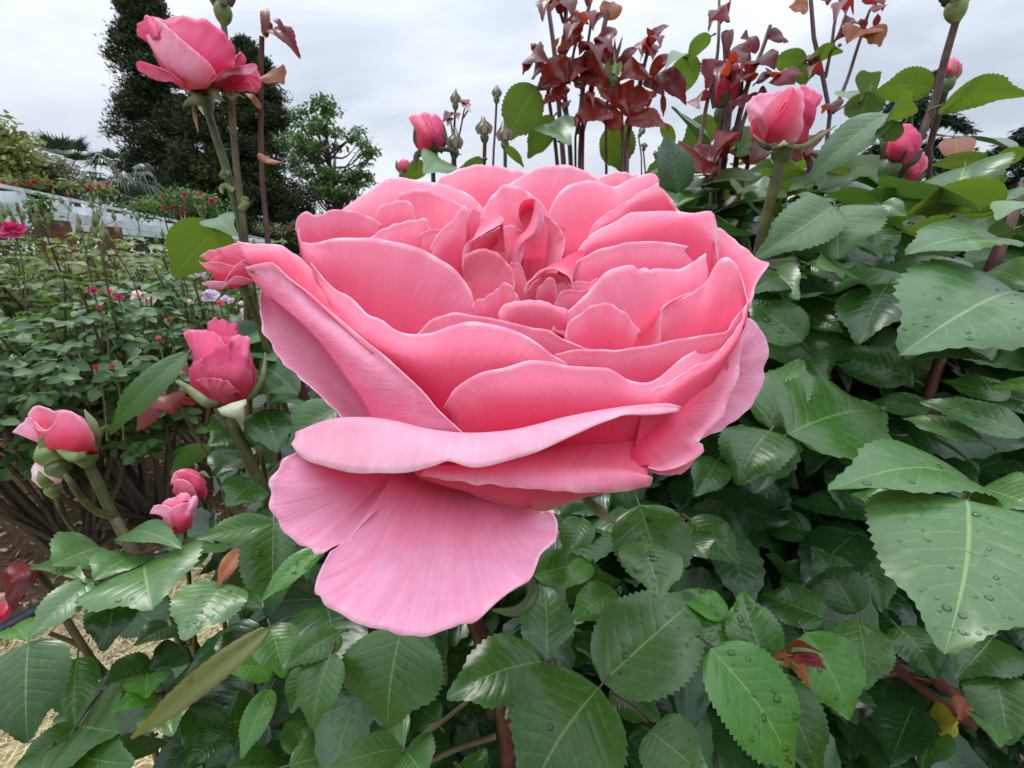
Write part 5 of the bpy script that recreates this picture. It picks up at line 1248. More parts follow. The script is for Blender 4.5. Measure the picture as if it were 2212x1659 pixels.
def bloom_part(t, crop, d, cx, cy, R, rows, base, mat, layer=0, amp=.05, curl=.05, frill=0, nu=30, nv=16, round_=1.0, label=None):
    """petal of a smaller bloom: contours lie on a bulging body of radius R (crop units) round (cx, cy); layer moves it nearer"""
    o = crop([(cx, cy), (cx + R, cy)]); r_px = o[1][0] - o[0][0]; ru = r_px / F * d
    rr = []
    for row in rows:
        L, off = (row if isinstance(row, tuple) and isinstance(row[1], (int, float)) and not isinstance(row[0], (int, float)) else (row, 0))
        P = crop(L); q = np.clip(np.hypot((P[:, 0] - o[0][0]), (P[:, 1] - o[0][1]) * .9) / r_px, 0, 1.4)
        dz = ru * (round_ * np.sqrt(np.clip(1 - np.minimum(q, .97) ** 2, 0, 1)) + layer + off)
        rr.append(np.column_stack([P, d - dz]))
    PSEED[0] += 1
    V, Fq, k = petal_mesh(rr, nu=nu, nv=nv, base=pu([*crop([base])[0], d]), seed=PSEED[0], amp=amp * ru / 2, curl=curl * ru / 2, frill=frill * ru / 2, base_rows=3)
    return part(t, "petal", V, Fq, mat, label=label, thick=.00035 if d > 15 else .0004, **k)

def core(t, crop, d, pts, radii, mat, name="petal", k=20, squash=.9):
    """closed rounded body (the rolled inner petals) along an axis of crop points"""
    P = pu(np.column_stack([crop(pts), np.full(len(pts), d)])); s = crop([(0, 0), (1, 0)]); sc = (s[1][0] - s[0][0]) / F * d * S
    tt = np.linspace(0, 1, 14); C = crom3(P, tt); R = np.interp(tt, np.linspace(0, 1, len(radii)), radii) * sc
    mb = MB(); mb.tube(C, R, k); V, Fq, kk = mb.get(); u = kk["uv"]
    return part(t, name, V, Fq, mat, uv=u, attrs={"pe": np.clip(u[:, 1], .1, .9), "tone": np.full(len(V), .5)})

def lathe(t, name, crop, d, pts, radii, mat, k=16, cap=True, tip=False):
    P = pu(np.column_stack([crop(pts), np.full(len(pts), d)])); s = crop([(0, 0), (1, 0)]); sc = (s[1][0] - s[0][0]) / F * d * S
    tt = np.linspace(0, 1, 18); C = crom3(P, tt); R = np.maximum(np.interp(tt, np.linspace(0, 1, len(radii)), radii), .5) * sc
    R = np.convolve(np.pad(R, 2, mode='edge'), np.array([1, 2, 3, 2, 1]) / 9, 'valid')
    if tip: R *= np.clip((1 - tt) * 3.2, .02, 1)
    mb = MB(); mb.tube(C, R, k); V, Fq, kk = mb.get(); return part(t, name, V, Fq, mat, **kk)

def sep_(t, crop, d, pts, w, mat, dz=0, fold=.3, label=None):
    """sepal: crop polyline, widths in crop units, dz depth offsets in units"""
    P = crop(pts); dz = spread(dz, len(P)); s = crop([(0, 0), (1, 0)]); sc = (s[1][0] - s[0][0])
    return ribbon(pu(np.column_stack([P, d + dz])), np.array(w, float) * .5 * sc / F * d * S, mat, t, "sepal", fold=fold, label=label)

GRP = "pink roses on long stems"
# --- upper left, half-open rose against the conifers
d = 27
t = thing("rose", "half open pink rose on a tall stem before the dark conifer at the upper left", "rose", pu([600, 1500, 40]), GRP)
A = lambda rows, **k: bloom_part(t, c5, d, 1000, 560, 520, rows, (1120, 960), k.pop("mat", PETAL_BUD), **k)
core(t, c5, d, [(1120, 980), (1060, 800), (1000, 560), (960, 380)], [90, 330, 380, 250], PETAL_BUD)
A([[(470,440),(520,430),(560,420),(620,400)], [(392,395),(398,330),(415,270),(450,248),(475,250),(480,210),(505,180),(550,190),(590,215)]], layer=.15)
A([[(1400,760),(1450,750),(1500,740)], [(1440,640),(1470,585),(1500,563),(1545,600),(1573,650),(1535,705)]], layer=-.1)
A([[(900,960),(1000,970),(1100,960),(1200,910),(1260,830)], [(600,500),(800,560),(1000,620),(1200,680),(1390,740)], [(520,235),(620,213),(780,234),(840,205),(885,180),(930,196),(1000,222),(1090,222),(1200,270),(1300,335),(1380,420),(1440,530),(1452,640),(1405,730)]], layer=.03, amp=.1)
A([[(790,890),(860,930),(950,965),(1050,972),(1150,955),(1200,910)], [(530,480),(640,620),(780,740),(920,830),(1060,880),(1190,880)], [(495,330),(520,250),(560,222),(620,215),(700,270),(800,360),(920,470),(1040,570),(1140,650),(1210,735),(1245,810)]], layer=.12, amp=.1, mat=PETAL_PALE, curl=.08)
A([[(420,700),(520,720),(640,760),(760,820),(860,900)], [(385,672),(420,668),(520,698),(640,738),(760,798),(870,890)], [(384,705),(398,765),(440,792),(500,825),(520,845),(600,875),(700,892),(800,892),(890,945)]], layer=.35, curl=0)
A([[(1200,900),(1240,950),(1290,1000)], [(1330,820),(1400,900),(1400,990)], [(1560,760),(1620,880),(1580,990)], [(1690,735),(1735,840),(1742,930),(1715,1000),(1650,1018),(1550,992),(1430,1016)]], layer=.1, mat=PETAL_BUD)
A([[(1200,890),(1290,800),(1420,735),(1560,708),(1660,697),(1698,715)], [(1250,880),(1340,820),(1450,775),(1560,765),(1640,760),(1697,735)], [(1270,880),(1330,845),(1420,815),(1500,815),(1560,822),(1640,802),(1693,750)]], layer=.45, curl=0, mat=PETAL_PALE)
lathe(t, "rose_hip", c5, d, [(1100,950),(1125,1060),(1150,1180),(1165,1260)], [70, 88, 70, 34], HIP)
sep_(t, c5, d, [(1090,965),(1030,1080),(930,1120),(890,1175)], [150,140,70,6], SEPAL, [-1.6,-2.2,-2.2,-2.0])
sep_(t, c5, d, [(1130,960),(1230,1010),(1300,1080),(1355,1105)], [120,120,70,6], SEPAL, [-1.6,-2.1,-2.1,-2.0])
sep_(t, c5, d, [(1250,940),(1330,990),(1420,1080),(1480,1030),(1560,1070)], [60,50,40,40,5], SEPAL, [-1.2,-1.6,-1.6,-1.5,-1.4])
sep_(t, c5, d, [(1020,1090),(1060,1150),(1115,1255)], [18,36,5], SEPAL_PALE, -1.9); sep_(t, c5, d, [(1000,1090),(1010,1220),(1050,1440)], [26,40,5], DRY, -1.6)
stem_part(t, [(447,235,27),(455,270,27),(470,310,27.2),(500,400,27.8),(523,500,28.5),(540,600,29.5),(600,1000,33),(640,1900,52)], 17, 22, STEM_GREEN, "stem", 3, 401)
for pts, w, m in [([(497,375),(485,372),(480,380),(488,385)], [10,12,12,4], SEPAL), ([(505,412),(488,402),(478,408),(480,418)], [12,12,12,5], HIP_LITE), ([(520,455),(530,440),(527,430),(538,430)], [16,16,14,3], HIP_LITE)]:
    P = np.array(pts, float); ribbon(pu(np.column_stack([P, np.full(len(P), 27.4)])), uw(np.array(w) * .5, 27.4), m, t, "stipule", fold=.4)
big_leaf(t, "TL", (1440,1462), (1120,1790), 330, 26.4, LEAF_BACK, arch=.13, roll=0, fold=.12, tipw=.42, ser=.03, label="round backlit yellow green leaf")
big_leaf(t, "TL", (1400,1410), (1510,1500), 90, 27, LEAF_PALE)

# --- vase-shaped bud at the left
d = 22
t = thing("rose", "vase shaped deep pink rosebud with a torn blotched petal left of the big rose", "rose", pu([600, 1500, 30]), GRP)
A = lambda rows, **k: bloom_part(t, c6, d, 1200, 800, 420, rows, (1210, 1220), k.pop("mat", PETAL_BUD), **k)
core(t, c6, d, [(1210, 1230), (1210, 1080), (1205, 800), (1210, 560), (1210, 430)], [140, 350, 360, 280, 130], PETAL_BUD)
A([[(1040,430),(1150,470),(1250,490),(1350,440)], [(1012,340),(1020,260),(1026,210),(1045,192),(1075,185),(1100,165),(1130,195),(1165,200),(1200,186),(1240,205),(1280,236),(1330,232),(1366,238),(1376,330),(1370,390)]], layer=-.45, amp=.1)
A([[(1180,460),(1260,480),(1340,430)], [(1180,440),(1230,400),(1300,370),(1372,330)]], layer=-.3)
A([[(1470,1150),(1500,1130),(1560,1080)], [(1480,800),(1530,800),(1590,850)], [(1475,520),(1500,488),(1530,560),(1560,680)]], layer=.0)
A([[(830,1120),(900,1185),(1000,1222),(1100,1232)], [(818,700),(900,740),(1000,740),(1200,720)], [(700,345),(712,365),(730,342),(770,318),(830,318),(900,322),(1010,325),(1090,347),(1150,392),(1190,452),(1225,495)]], layer=.04, amp=.08)
A([[(880,1180),(1060,1227),(1150,1232),(1300,1227),(1430,1200),(1545,1130)], [(868,900),(1000,900),(1200,890),(1400,890),(1560,900)], [(868,790),(890,710),(940,670),(1050,585),(1180,512),(1265,475),(1285,430),(1310,405),(1370,385),(1440,380),(1478,398),(1500,400),(1532,440),(1520,480),(1490,500)]], layer=.14, mat=PETAL_BLOTCH, amp=.14)
A([[(960,1010),(1040,1110),(1100,1200),(1250,1218),(1400,1185)], [(900,980),(1030,1030),(1200,1060),(1330,1100)], [(866,945),(900,930),(950,915),(1100,912),(1250,952),(1330,1012),(1402,1092)]], layer=.24, mat=PETAL_BLOTCH, amp=.15)
sep_(t, c6, d, [(1170,1245),(1000,1225),(850,1115),(690,990),(560,930),(490,905)], [70,100,100,70,40,5], SEPAL, [-1.6,-2.2,-2.2,-2,-1.8,-1.6], .5)
sep_(t, c6, d, [(1500,1165),(1600,1085),(1680,940),(1712,760),(1718,590)], [70,90,70,45,5], SEPAL, [-.8,-1.0,-1.0,-.8,-.6], .5)
sep_(t, c6, d, [(1300,1225),(1340,1310),(1410,1400),(1430,1490),(1450,1585)], [290,260,110,45,6], SEPAL_PALE, [-2.4,-2.7,-2.6,-2.4,-2.2], .1, label="pale folded-down sepal")
lathe(t, "rose_hip", c6, d, [(1210,1230),(1215,1290),(1250,1400)], [120, 110, 75], HIP)
stem_part(t, [(484,880,22),(500,915,22),(523,960,22.2),(548,1015,22.5),(583,1090,23),(640,1250,24),(760,2000,40)], 24, 25, STEM_GREEN, "stem", 0, 402)

# --- lower left rose and its two green buds
d = 20
t = thing("rose", "nodding pink rose over a closed green bud at the lower left", "rose", pu([330, 1500, 26]), GRP)
A = lambda rows, **k: bloom_part(t, c7, d, 420, 1140, 230, rows, (540, 1290), k.pop("mat", PETAL), **k)
core(t, c7, d, [(555, 1290), (500, 1210), (400, 1130), (300, 1090)], [60, 115, 120, 60], PETAL)
A([[(300,1230),(400,1240),(500,1200),(560,1120)], [(200,1060),(196,1035),(215,992),(235,982),(262,978),(320,1000),(350,1015),(400,1005),(460,1015),(520,1050),(565,1100),(602,1145)]], layer=-.1, amp=.08)
A([[(280,1230),(330,1220),(400,1200)], [(86,1152),(110,1125),(150,1095),(195,1050),(240,1100),(310,1145)]], layer=-.05, mat=PETAL_PALE)
A([[(250,1210),(330,1255),(400,1265),(500,1280),(560,1290)], [(225,1110),(300,1180),(400,1180),(500,1200),(590,1250)], [(205,1050),(225,1100),(250,1130),(290,1138),(330,1125),(352,1095),(368,1045),(410,1010),(470,1022),(540,1080),(590,1150),(610,1200),(606,1260)]], layer=.12, amp=.1)
sep_(t, c7, d, [(600,1250),(612,1180),(590,1090),(545,1005)], [60,70,50,5], SEPAL, [-.6,-.9,-.9,-.7]); sep_(t, c7, d, [(560,1300),(480,1310),(400,1275),(350,1245)], [50,60,40,5], HIP_LITE, [-1.4,-1.8,-1.6,-1.4])
sep_(t, c7, d, [(600,1220),(640,1150),(690,1110)], [50,60,5], HIP_LITE, [0,.1,.2])
lathe(t, "rose_hip", c7, d, [(560,1280),(555,1310),(570,1370)], [62, 62, 30], HIP_LITE)
stem_part(t, [(190,1000,20),(205,1040,20),(225,1080,20.2),(243,1110,20.5),(252,1130,20.6),(290,1200,21),(345,1290,21.5),(460,1560,26),(560,2000,45)], 19, 22, STEM_GREEN, "stem", 0, 403)
t = thing("rose_bud", "closed round green rosebud below the nodding pink rose", "rosebud", pu([245, 1115, 20.3]), GRP)
lathe(t, "sepal", c7, d-1, [(300,1180),(305,1220),(330,1285),(365,1345)], [10, 60, 92, 62], HIP_LITE); lathe(t, "rose_hip", c7, d-1, [(350,1335),(375,1385),(410,1430)], [50, 66, 28], HIP)
sep_(t, c7, d-1, [(275,1250),(262,1200),(285,1160)], [34,24,4], SEPAL, [-1,-1,-.9])
stem_part(t, [(135,1018,19),(152,1040,19),(180,1080,19.5),(215,1108,20),(243,1114,20.4)], 12, 15, STEM_GREEN, "stem", 0, 404)
t = thing("rose_bud", "small cream and pink rosebud hanging left of the green bud's stem", "rosebud", pu([165, 1160, 22]), GRP)
core(t, c7, 21, [(330,1490),(300,1420),(250,1370)], [50, 75, 40], PETAL_WHITE); bloom_part(t, c7, 21, 300, 1420, 90, [[(280,1490),(340,1490),(395,1450)], [(213,1370),(240,1345),(290,1370),(340,1400),(395,1445)]], (335,1490), PETAL_WHITE, layer=.15)
sep_(t, c7, 21, [(320,1500),(270,1450),(250,1400)], [60,50,5], HIP_LITE, [-.8,-1,-.9]); lathe(t, "rose_hip", c7, 21, [(335,1490),(345,1530),(360,1570)], [44, 46, 20], HIP_LITE)
stem_part(t, [(119,1072,21),(125,1090,21),(145,1125,21.5),(165,1150,22),(200,1200,23)], 8, 9, STEM_GREEN, "stem", 0, 405)

# --- right, upright half-open rose
d = 22
t = thing("rose", "upright pale pink rose on a green stem at the upper right", "rose", pu([1600, 800, 26]), GRP)
A = lambda rows, **k: bloom_part(t, c8, d, 1040, 930, 500, rows, (1040, 1380), k.pop("mat", PETAL), **k)
core(t, c8, d, [(1040, 1380), (1030, 1240), (1040, 930), (1120, 700)], [150, 400, 420, 200], PETAL_BUD)
A([[(780,1320),(840,1300),(950,1300)], [(600,1000),(760,960),(900,900)], [(620,1180),(575,1040),(538,900),(530,830),(548,760),(600,690),(680,640),(800,622),(930,610)]], layer=.0, mat=PETAL_PALE, frill=.03)
A([[(1200,1365),(1300,1370),(1390,1330)], [(1340,900),(1400,900),(1450,960)], [(1280,520),(1330,498),(1400,535),(1480,590),(1540,632),(1592,650),(1585,720),(1540,800),(1470,900)]], layer=-.05, mat=PETAL_BUD, amp=.1)
A([[(790,1300),(830,1340),(900,1360)], [(800,1180),(880,1060),(980,920)], [(730,930),(790,800),(900,690),(1000,600),(1100,540),(1190,508),(1180,620)]], layer=.08, amp=.08, curl=.02)
A([[(780,1290),(850,1100),(960,950),(1070,800),(1140,640),(1190,520)], [(850,1350),(980,1200),(1100,1050),(1200,880),(1250,650)], [(930,1368),(1120,1372),(1260,1280),(1320,1130),(1330,950),(1340,800),(1330,660),(1290,560),(1250,520)]], layer=.2, mat=PETAL, amp=.08)
sep_(t, c8, d, [(1040,1440),(1045,1380),(1060,1300)], [200,240,20], SEPAL, [-2.5,-2.9,-2.6], .6, "pale green folded sepal")
sep_(t, c8, d, [(960,1400),(800,1390),(680,1290),(610,1210)], [60,80,60,5], SEPAL_DARK, [-1.8,-2.4,-2.2,-1.9]); sep_(t, c8, d, [(1150,1400),(1350,1390),(1560,1260),(1820,1080)], [60,80,50,6], SEPAL, [-1.8,-2.0,-1.8,-1.6])
lathe(t, "rose_hip", c8, d, [(1040,1390),(1020,1470),(1010,1560),(985,1640)], [120, 140, 118, 62], HIP)
stem_part(t, [(1684,352,22),(1678,390,22),(1668,440,22.2),(1655,490,22.6),(1637,545,23.2),(1600,680,25),(1560,1400,40),(1540,2200,60)], 23, 26, STEM_GREEN, "stem", 0, 406)

# --- pink rose half hidden behind the big one's left wing
d = 24
t = thing("rose", "pink rose with loose lower petals half hidden behind the big rose's left wing", "rose", pu([640, 1200, 30]), GRP)
A = lambda rows, **k: bloom_part(t, c7, d, 1500, 70, 210, rows, (1580, 200), k.pop("mat", PETAL), **k)
core(t, c7, d, [(1590, 200), (1540, 130), (1490, 40), (1470, -20)], [40, 140, 140, 60], PETAL)
A([[(1440,120),(1540,110),(1640,60)], [(1300,20),(1315,0),(1350,-22),(1400,-30),(1450,-42),(1500,-60),(1560,-72),(1640,-60)]], layer=-.2, amp=.1)
A([[(1430,185),(1500,190),(1560,180),(1630,150)], [(1340,110),(1420,120),(1540,110),(1640,80)], [(1280,48),(1300,60),(1400,50),(1470,70),(1500,100)]], layer=.1)
A([[(1500,190),(1600,180),(1680,150)], [(1480,130),(1560,80),(1650,60)], [(1440,190),(1470,140),(1540,60),(1600,30),(1660,10)]], layer=.2)
A([[(1480,190),(1520,190),(1560,190)], [(1305,188),(1330,178),(1400,182),(1445,195)], [(1315,195),(1370,220),(1430,228),(1480,205)]], layer=.3, mat=PETAL_PALE)
A([[(1480,200),(1580,200),(1650,170)], [(1440,215),(1480,170),(1530,140),(1600,160),(1640,170)]], layer=.35, mat=PETAL_PALE)
lathe(t, "rose_hip", c7, d, [(1580,190),(1590,230),(1610,280)], [40, 44, 20], HIP); stem_part(t, [(533,625,24),(536,645,24.3),(545,665,24.6),(560,700,25),(640,1000,28),(700,2000,45)], 14, 18, STEM_GREEN, "stem", 0, 407)

# --- generic buds: hip, sepals, rolled petals
def bud(label, hipc, tip, w, d, pink=0, mat=PETAL_BUD, stem=None, sw=(9, 11), smat=STEM_RED, hw=None, seed=0, cup=BUD_BROWN, name="rose_bud", cat="rosebud", hmat=HIP, thorns=0, flare=0.0):
    """hipc: hip centre, tip: bud tip (picture units), w: bud width, pink: share of the bud not covered by sepals"""
    r = rng(900 + seed); hx, hy = hipc; tx, ty = tip
    idc = lambda L: np.array(L, float); ax = np.array([tx - hx, ty - hy], float); ln = np.hypot(*ax); ax /= ln; hw = hw or w * .72
    b = np.array([hx, hy]) + ax * hw * .45; pts = lambda *f: [tuple(b + (np.array([tx, ty]) - b) * q) for q in f]
    root = stem[-1] if stem else (hx, hy + 40)
    t = thing(name, label, cat, pu([root[0], root[1], d]), "rosebuds and hips")
    if pink:
        core(t, idc, d, pts(0, .25, .6, 1.0), [w*.3, w*.46, w*.38, w*.06], mat, k=14)
        bl = np.linalg.norm(np.array([tx, ty]) - b); sd = np.array([-ax[1], ax[0]])
        for j, (s0, s1, ly, top) in enumerate(((-.5, .22, .06, 1.0), (-.1, .5, .12, .93), (-.36, .36, .2, .86))):
            P0 = [tuple(b + ax * bl * .02 + sd * w * (s0 + (s1 - s0) * q) * .7) for q in (0, .5, 1)]
            P1 = [tuple(b + ax * bl * .42 + sd * w * (s0 + (s1 - s0) * q) * 1.02) for q in (0, .5, 1)]
            P2 = [tuple(b + ax * bl * top * (.80 + .25 * math.sin(3.14 * q)) + sd * w * (s0 + (s1 - s0) * q) * (.8 + flare)) for q in (0, .3, .6, 1)]
            bloom_part(t, idc, d, *(b + ax * bl * .4), w * .5, [P0, P1, P2], tuple(b), mat, layer=ly, nu=16, nv=12, amp=.05)
        for j, (s_, L) in enumerate(((-.46, 1.0 - pink * .35), (.46, .95 - pink * .35), (-.02, .9 - pink * .4))):
            c0 = b + sd * w * s_ * .5; c1_ = b + ax * ln * .30 + sd * w * s_ * 1.1; c2_ = b + ax * ln * L * .8 + sd * w * s_ * (1.0 + pink * .5)
            sep_(t, idc, d, [tuple(c0), tuple(c1_), tuple(c2_)], [w*.42, w*.40, 1.0], cup, -np.array([.3, .55, .5]) * w / F * d * (1.0 if abs(s_) < .3 else .25), .3)
    else:
        lathe(t, "sepal", idc, d, pts(0, .10, .28, .46, .66, .84, 1.0), [w*.30, w*.46, w*.50, w*.38, w*.18, w*.05, 0.0], cup, 12, tip=True)
        nv_ = np.array([-ax[1], ax[0]])
        for s_ in (-1, 1, .1):
            sep_(t, idc, d, [tuple(b + ax * ln * .02 + nv_ * s_ * w * .34), tuple(b + ax * ln * .30 + nv_ * s_ * w * .50), tuple(b + ax * ln * .62 + nv_ * s_ * w * r.uniform(.16, .26)), tuple(b + ax * ln * r.uniform(.8, .97) + nv_ * s_ * w * r.uniform(.03, .16))],
                 [w*.34, w*.40, w*.14, .6], cup, -w / F * d * (.52 if abs(s_) < .5 else .12))
    lathe(t, "rose_hip", idc, d, [tuple(np.array([hx, hy]) + ax * hw * q) for q in (.55, .2, -.3, -.75)], [hw*.36, hw*.52, hw*.44, hw*.14], hmat, 14)
    if stem:
        S0 = [(hx - ax[0] * hw * .6, hy - ax[1] * hw * .6, d)] + [(q[0], q[1], d + .4 * (i + 1)) for i, q in enumerate(stem)]
        S0.append((stem[-1][0] + 10, stem[-1][1] + 700, d + 14)); stem_part(t, S0, sw[0], sw[1], smat, "stem", thorns, 500 + seed, n=22, k=8)
    return t
q = lambda f, *p: tuple(f([p])[0])
Q4 = lambda x, y: q(c4, x, y); Q10 = lambda x, y: q(c10, x, y); Q7 = lambda x, y: q(c7, x, y)
# the half-open pink bud above the big rose, opened to the left
t = bud("half open salmon pink rosebud standing above the big rose's back petals", Q4(330,1012), Q4(305,735), 54, 38, .55, PETAL_BUD, [Q4(338,1100), Q4(340,1250)], (10, 11), STEM_GREEN, 27, 1, SEPAL_DARK, flare=.35)
bloom_part(t, c4, 38, 310, 850, 90, [[(235,950),(270,980),(330,975)], [(228,860),(270,860),(320,880)], [(178,760),(205,738),(240,742),(268,765),(285,800)]], (320,985), PETAL, layer=.25)
bloom_part(t, c4, 38, 310, 850, 90, [[(330,975),(370,965),(395,930)], [(330,860),(365,880),(408,905)], [(270,760),(300,732),(322,775),(350,850),(380,880)]], (320,985), PETAL_BUD, layer=.1)
sep_(t, c4, 38, [(270,975),(235,1000),(222,1040),(230,1100)], [40,40,20,3], SEPAL_DARK, -.8); sep_(t, c4, 38, [(370,965),(430,965),(520,1000)], [30,26,3], SEPAL_DARK, -.6)
bud("small red tipped bud low at the left of the salmon pink bud", Q4(155,1140), Q4(150,1030), 29, 40, .5, PETAL_BUD, [Q4(160,1200), Q4(165,1300)], (12, 12), HIP, 26, 2, BUD_BROWN)
bud("plump green bud close right of the salmon pink bud", Q4(474,985), Q4(476,840), 27, 38, 0, stem=[Q4(478,1040), Q4(482,1200)], sw=(8, 9), hw=20, seed=3, cup=BUD_BROWN)
bud("olive brown bud left of the thin tall bud, its sepals just parting", Q4(668,888), Q4(660,758), 27, 42, 0, PETAL_BUD, [Q4(668,980), Q4(664,1150)], (8, 8), STEM_RED, 19, 4)
bud("olive bud half behind the large backlit leaf", Q4(800,930), Q4(792,790), 26, 42, 0, PETAL_BUD, [Q4(800,1000), Q4(803,1200)], (8, 8), STEM_GREEN, 18, 5)
bud("thin tall bud with the highest tip above the big rose", Q4(746,642), Q4(749,552), 16, 48, 0, stem=[Q4(742,760), Q4(732,900), Q4(722,1100)], sw=(5, 6), hw=14, seed=6)
t = bud("small pointed bud on a side shoot above the plump green bud", Q4(480,682), Q4(480,582), 17, 48, 0, stem=[Q4(480,760), Q4(468,900), Q4(458,1150)], sw=(5, 6), hw=14, seed=7)
for pts in ([(468,900),(445,760),(430,720),(405,760)], [(500,900),(520,800),(540,700),(560,670)], [(525,770),(570,690),(560,660)]):
    stem_part(t, [(*p, 48) for p in c4(pts)], 4, 3, STEM_RED, "side_shoot", 0, 71, n=10, k=6)
for b_, t_ in (((430,725),(400,770)), ((470,740),(500,770)), ((440,770),(432,800)), ((545,690),(575,715)), ((540,690),(545,650)), ((555,670),(530,660))):
    big_leaf(t, "TC", b_, t_, 26, 48, LEAF_PURPLE, petiole=False)
for i, (hx, hy, tx, ty) in enumerate([(1670,870,1700,815), (1795,985,1812,925), (1695,960,1700,925), (1775,1010,1770,980)]):
    bud(["tiny grey bud left of the dark red leaf", "tiny pale bud right above the dark red leaf", "tiny thin bud low between the two red shoots", "tiny bud just left of the tiny pale bud"][i], Q4(hx,hy), Q4(tx,ty), 11 - i % 2 * 2, 58, 0, stem=[Q4(hx+8,hy+60), Q4(hx+10,hy+160)], sw=(3, 4), hw=9, seed=20 + i)
bud("spent green hip at the top edge beside the upper left rose", (482,28), (479,-30), 40, 26, 0, stem=[(490,110),(501,230),(508,340),(520,430),(532,560)], sw=(13, 22), smat=STEM_BROWN, hw=36, seed=8, cup=SEPAL_DARK, hmat=HIP_LITE, name="rose_hip_stem", cat="rose hip")
bud("large grey green hip on a thick mauve stem at the upper right corner", Q10(1772,62), Q10(1770,-60), 50, 22, 0, stem=[Q10(1735,160), Q10(1700,400), Q10(1650,610), Q10(1560,850), Q10(1440,1120), Q10(1380,1300), Q10(1330,1480), Q10(1290,1659)], sw=(14, 27), smat=STEM_GREY, hw=40, seed=9, cup=SEPAL_DARK, hmat=HIP_LITE, name="rose_hip_stem", cat="rose hip", thorns=3)
bud("pale pink tipped bud beside the thick mauve stem at the upper right", Q10(1715,545), Q10(1768,375), 31, 24, .3, PETAL, [Q10(1690,650), Q10(1640,800), Q10(1600,950)], (13, 14), STEM_GREY, 28, 10, SEPAL)
bud("deep pink bud behind the mauve stem at the right", Q10(1345,1085), Q10(1500,830), 66, 23.5, .7, PETAL_BUD, [Q10(1300,1200), Q10(1290,1350)], (13, 14), HIP_LITE, 40, 11, SEPAL_DARK, flare=.2)
bud("paler pink bud low behind the mauve stem at the right", Q10(1375,1200), Q10(1560,985), 54, 24.5, .8, PETAL, [Q10(1365,1290), Q10(1345,1400)], (11, 12), HIP_LITE, 34, 12, SEPAL_DARK, flare=.25)
bud("red tip of a bud just above the folded backlit leaf at the right", Q10(1480,730), Q10(1470,655), 18, 28, .6, PETAL_BUD, [Q10(1490,800)], (6, 6), HIP_LITE, 12, 13)
bud("pink bud wrapped in dark red young leaves left of the upright pale rose", Q10(262,735), Q10(330,390), 52, 30, .6, PETAL_BUD, [Q10(255,860), Q10(225,1050), Q10(200,1350)], (14, 16), STEM_GREEN, 32, 14, SEPAL_DARK, flare=.15)
bud("fallen pink petals of a spent bloom deep in the right bush", Q10(1790,1460), Q10(1700,1450), 26, 24, .8, PETAL_BUD, None, hw=12, seed=15)
bud("small pink bud deep in the leaves below the pale pink bud", Q10(1430,1500), Q10(1440,1470), 14, 26, .8, PETAL_BUD, None, hw=8, seed=16)
bud("small green bud hanging beside the vase shaped bud's stem", Q7(1680,1255), Q7(1640,1060), 30, 23, 0, stem=[Q7(1690,1330), Q7(1710,1440), Q7(1720,1600)], sw=(9, 11), smat=STEM_GREEN, hw=22, seed=17, cup=HIP_LITE, hmat=HIP_LITE)
# two low pink roses on the left
d = 21
t = thing("rose", "small round pink rose above the brown soil at the lower left", "rose", pu([560, 1500, 28]), GRP)
A = lambda rows, **k: bloom_part(t, c7, d, 1220, 1490, 118, rows, (1250, 1590), k.pop("mat", PETAL), **k)
core(t, c7, d, [(1250, 1590), (1225, 1500), (1210, 1420)], [40, 96, 60], PETAL_BUD)
A([[(1140,1540),(1160,1570),(1200,1590)], [(1112,1480),(1150,1500),(1180,1540)], [(1104,1490),(1112,1450),(1130,1410),(1160,1395),(1200,1392)]], layer=.05)
A([[(1180,1480),(1230,1490),(1290,1480)], [(1150,1440),(1200,1420),(1280,1440)], [(1140,1405),(1170,1390),(1210,1386),(1250,1395),(1285,1420),(1310,1460)]], layer=.0, mat=PETAL_BUD)
A([[(1190,1590),(1240,1600),(1300,1570)], [(1240,1500),(1280,1520),(1320,1540)], [(1218,1410),(1250,1420),(1295,1450),(1326,1500),(1334,1540),(1310,1590)]], layer=.15, mat=PETAL_BUD, curl=.1)
A([[(1150,1570),(1200,1598),(1250,1600)], [(1125,1500),(1190,1520),(1260,1560)], [(1110,1470),(1150,1455),(1205,1460),(1240,1490),(1270,1545),(1275,1590)]], layer=.22, curl=.1, frill=.03)
sep_(t, c7, d, [(1270,1440),(1310,1420),(1350,1440)], [26,40,4], SEPAL, -.4); sep_(t, c7, d, [(1260,1400),(1270,1370),(1255,1350)], [18,16,3], SEPAL, 0)
stem_part(t, [(*Q7(*p), d + i) for i, p in enumerate([(1285,1560),(1330,1650),(1400,1900),(1500,3000)])], 8, 10, STEM_GREEN, "stem", 0, 421)
d = 18.5
t = thing("rose", "small opening pink rose low among leaves below the round pink rose", "rose", pu([420, 1500, 24]), GRP)
A = lambda rows, **k: bloom_part(t, c7, d, 1130, 1690, 130, rows, (1190, 1790), k.pop("mat", PETAL), **k)
core(t, c7, d, [(1190, 1790), (1150, 1710), (1110, 1640)], [40, 90, 50], PETAL_BUD)
A([[(1060,1700),(1110,1690),(1180,1660)], [(1050,1640),(1110,1630),(1180,1600)], [(1050,1610),(1080,1585),(1130,1570),(1165,1545),(1215,1550),(1240,1590)]], layer=-.1, frill=.03)
A([[(1090,1760),(1140,1780),(1200,1790)], [(1040,1690),(1090,1700),(1140,1740)], [(972,1676),(985,1650),(1000,1622),(1050,1618),(1100,1635),(1140,1670),(1160,1720)]], layer=.1, mat=PETAL_PALE)
A([[(1120,1770),(1180,1800),(1210,1760)], [(1100,1700),(1160,1720),(1220,1690)], [(1085,1660),(1120,1630),(1170,1610),(1215,1600),(1250,1610),(1245,1660)]], layer=.2)
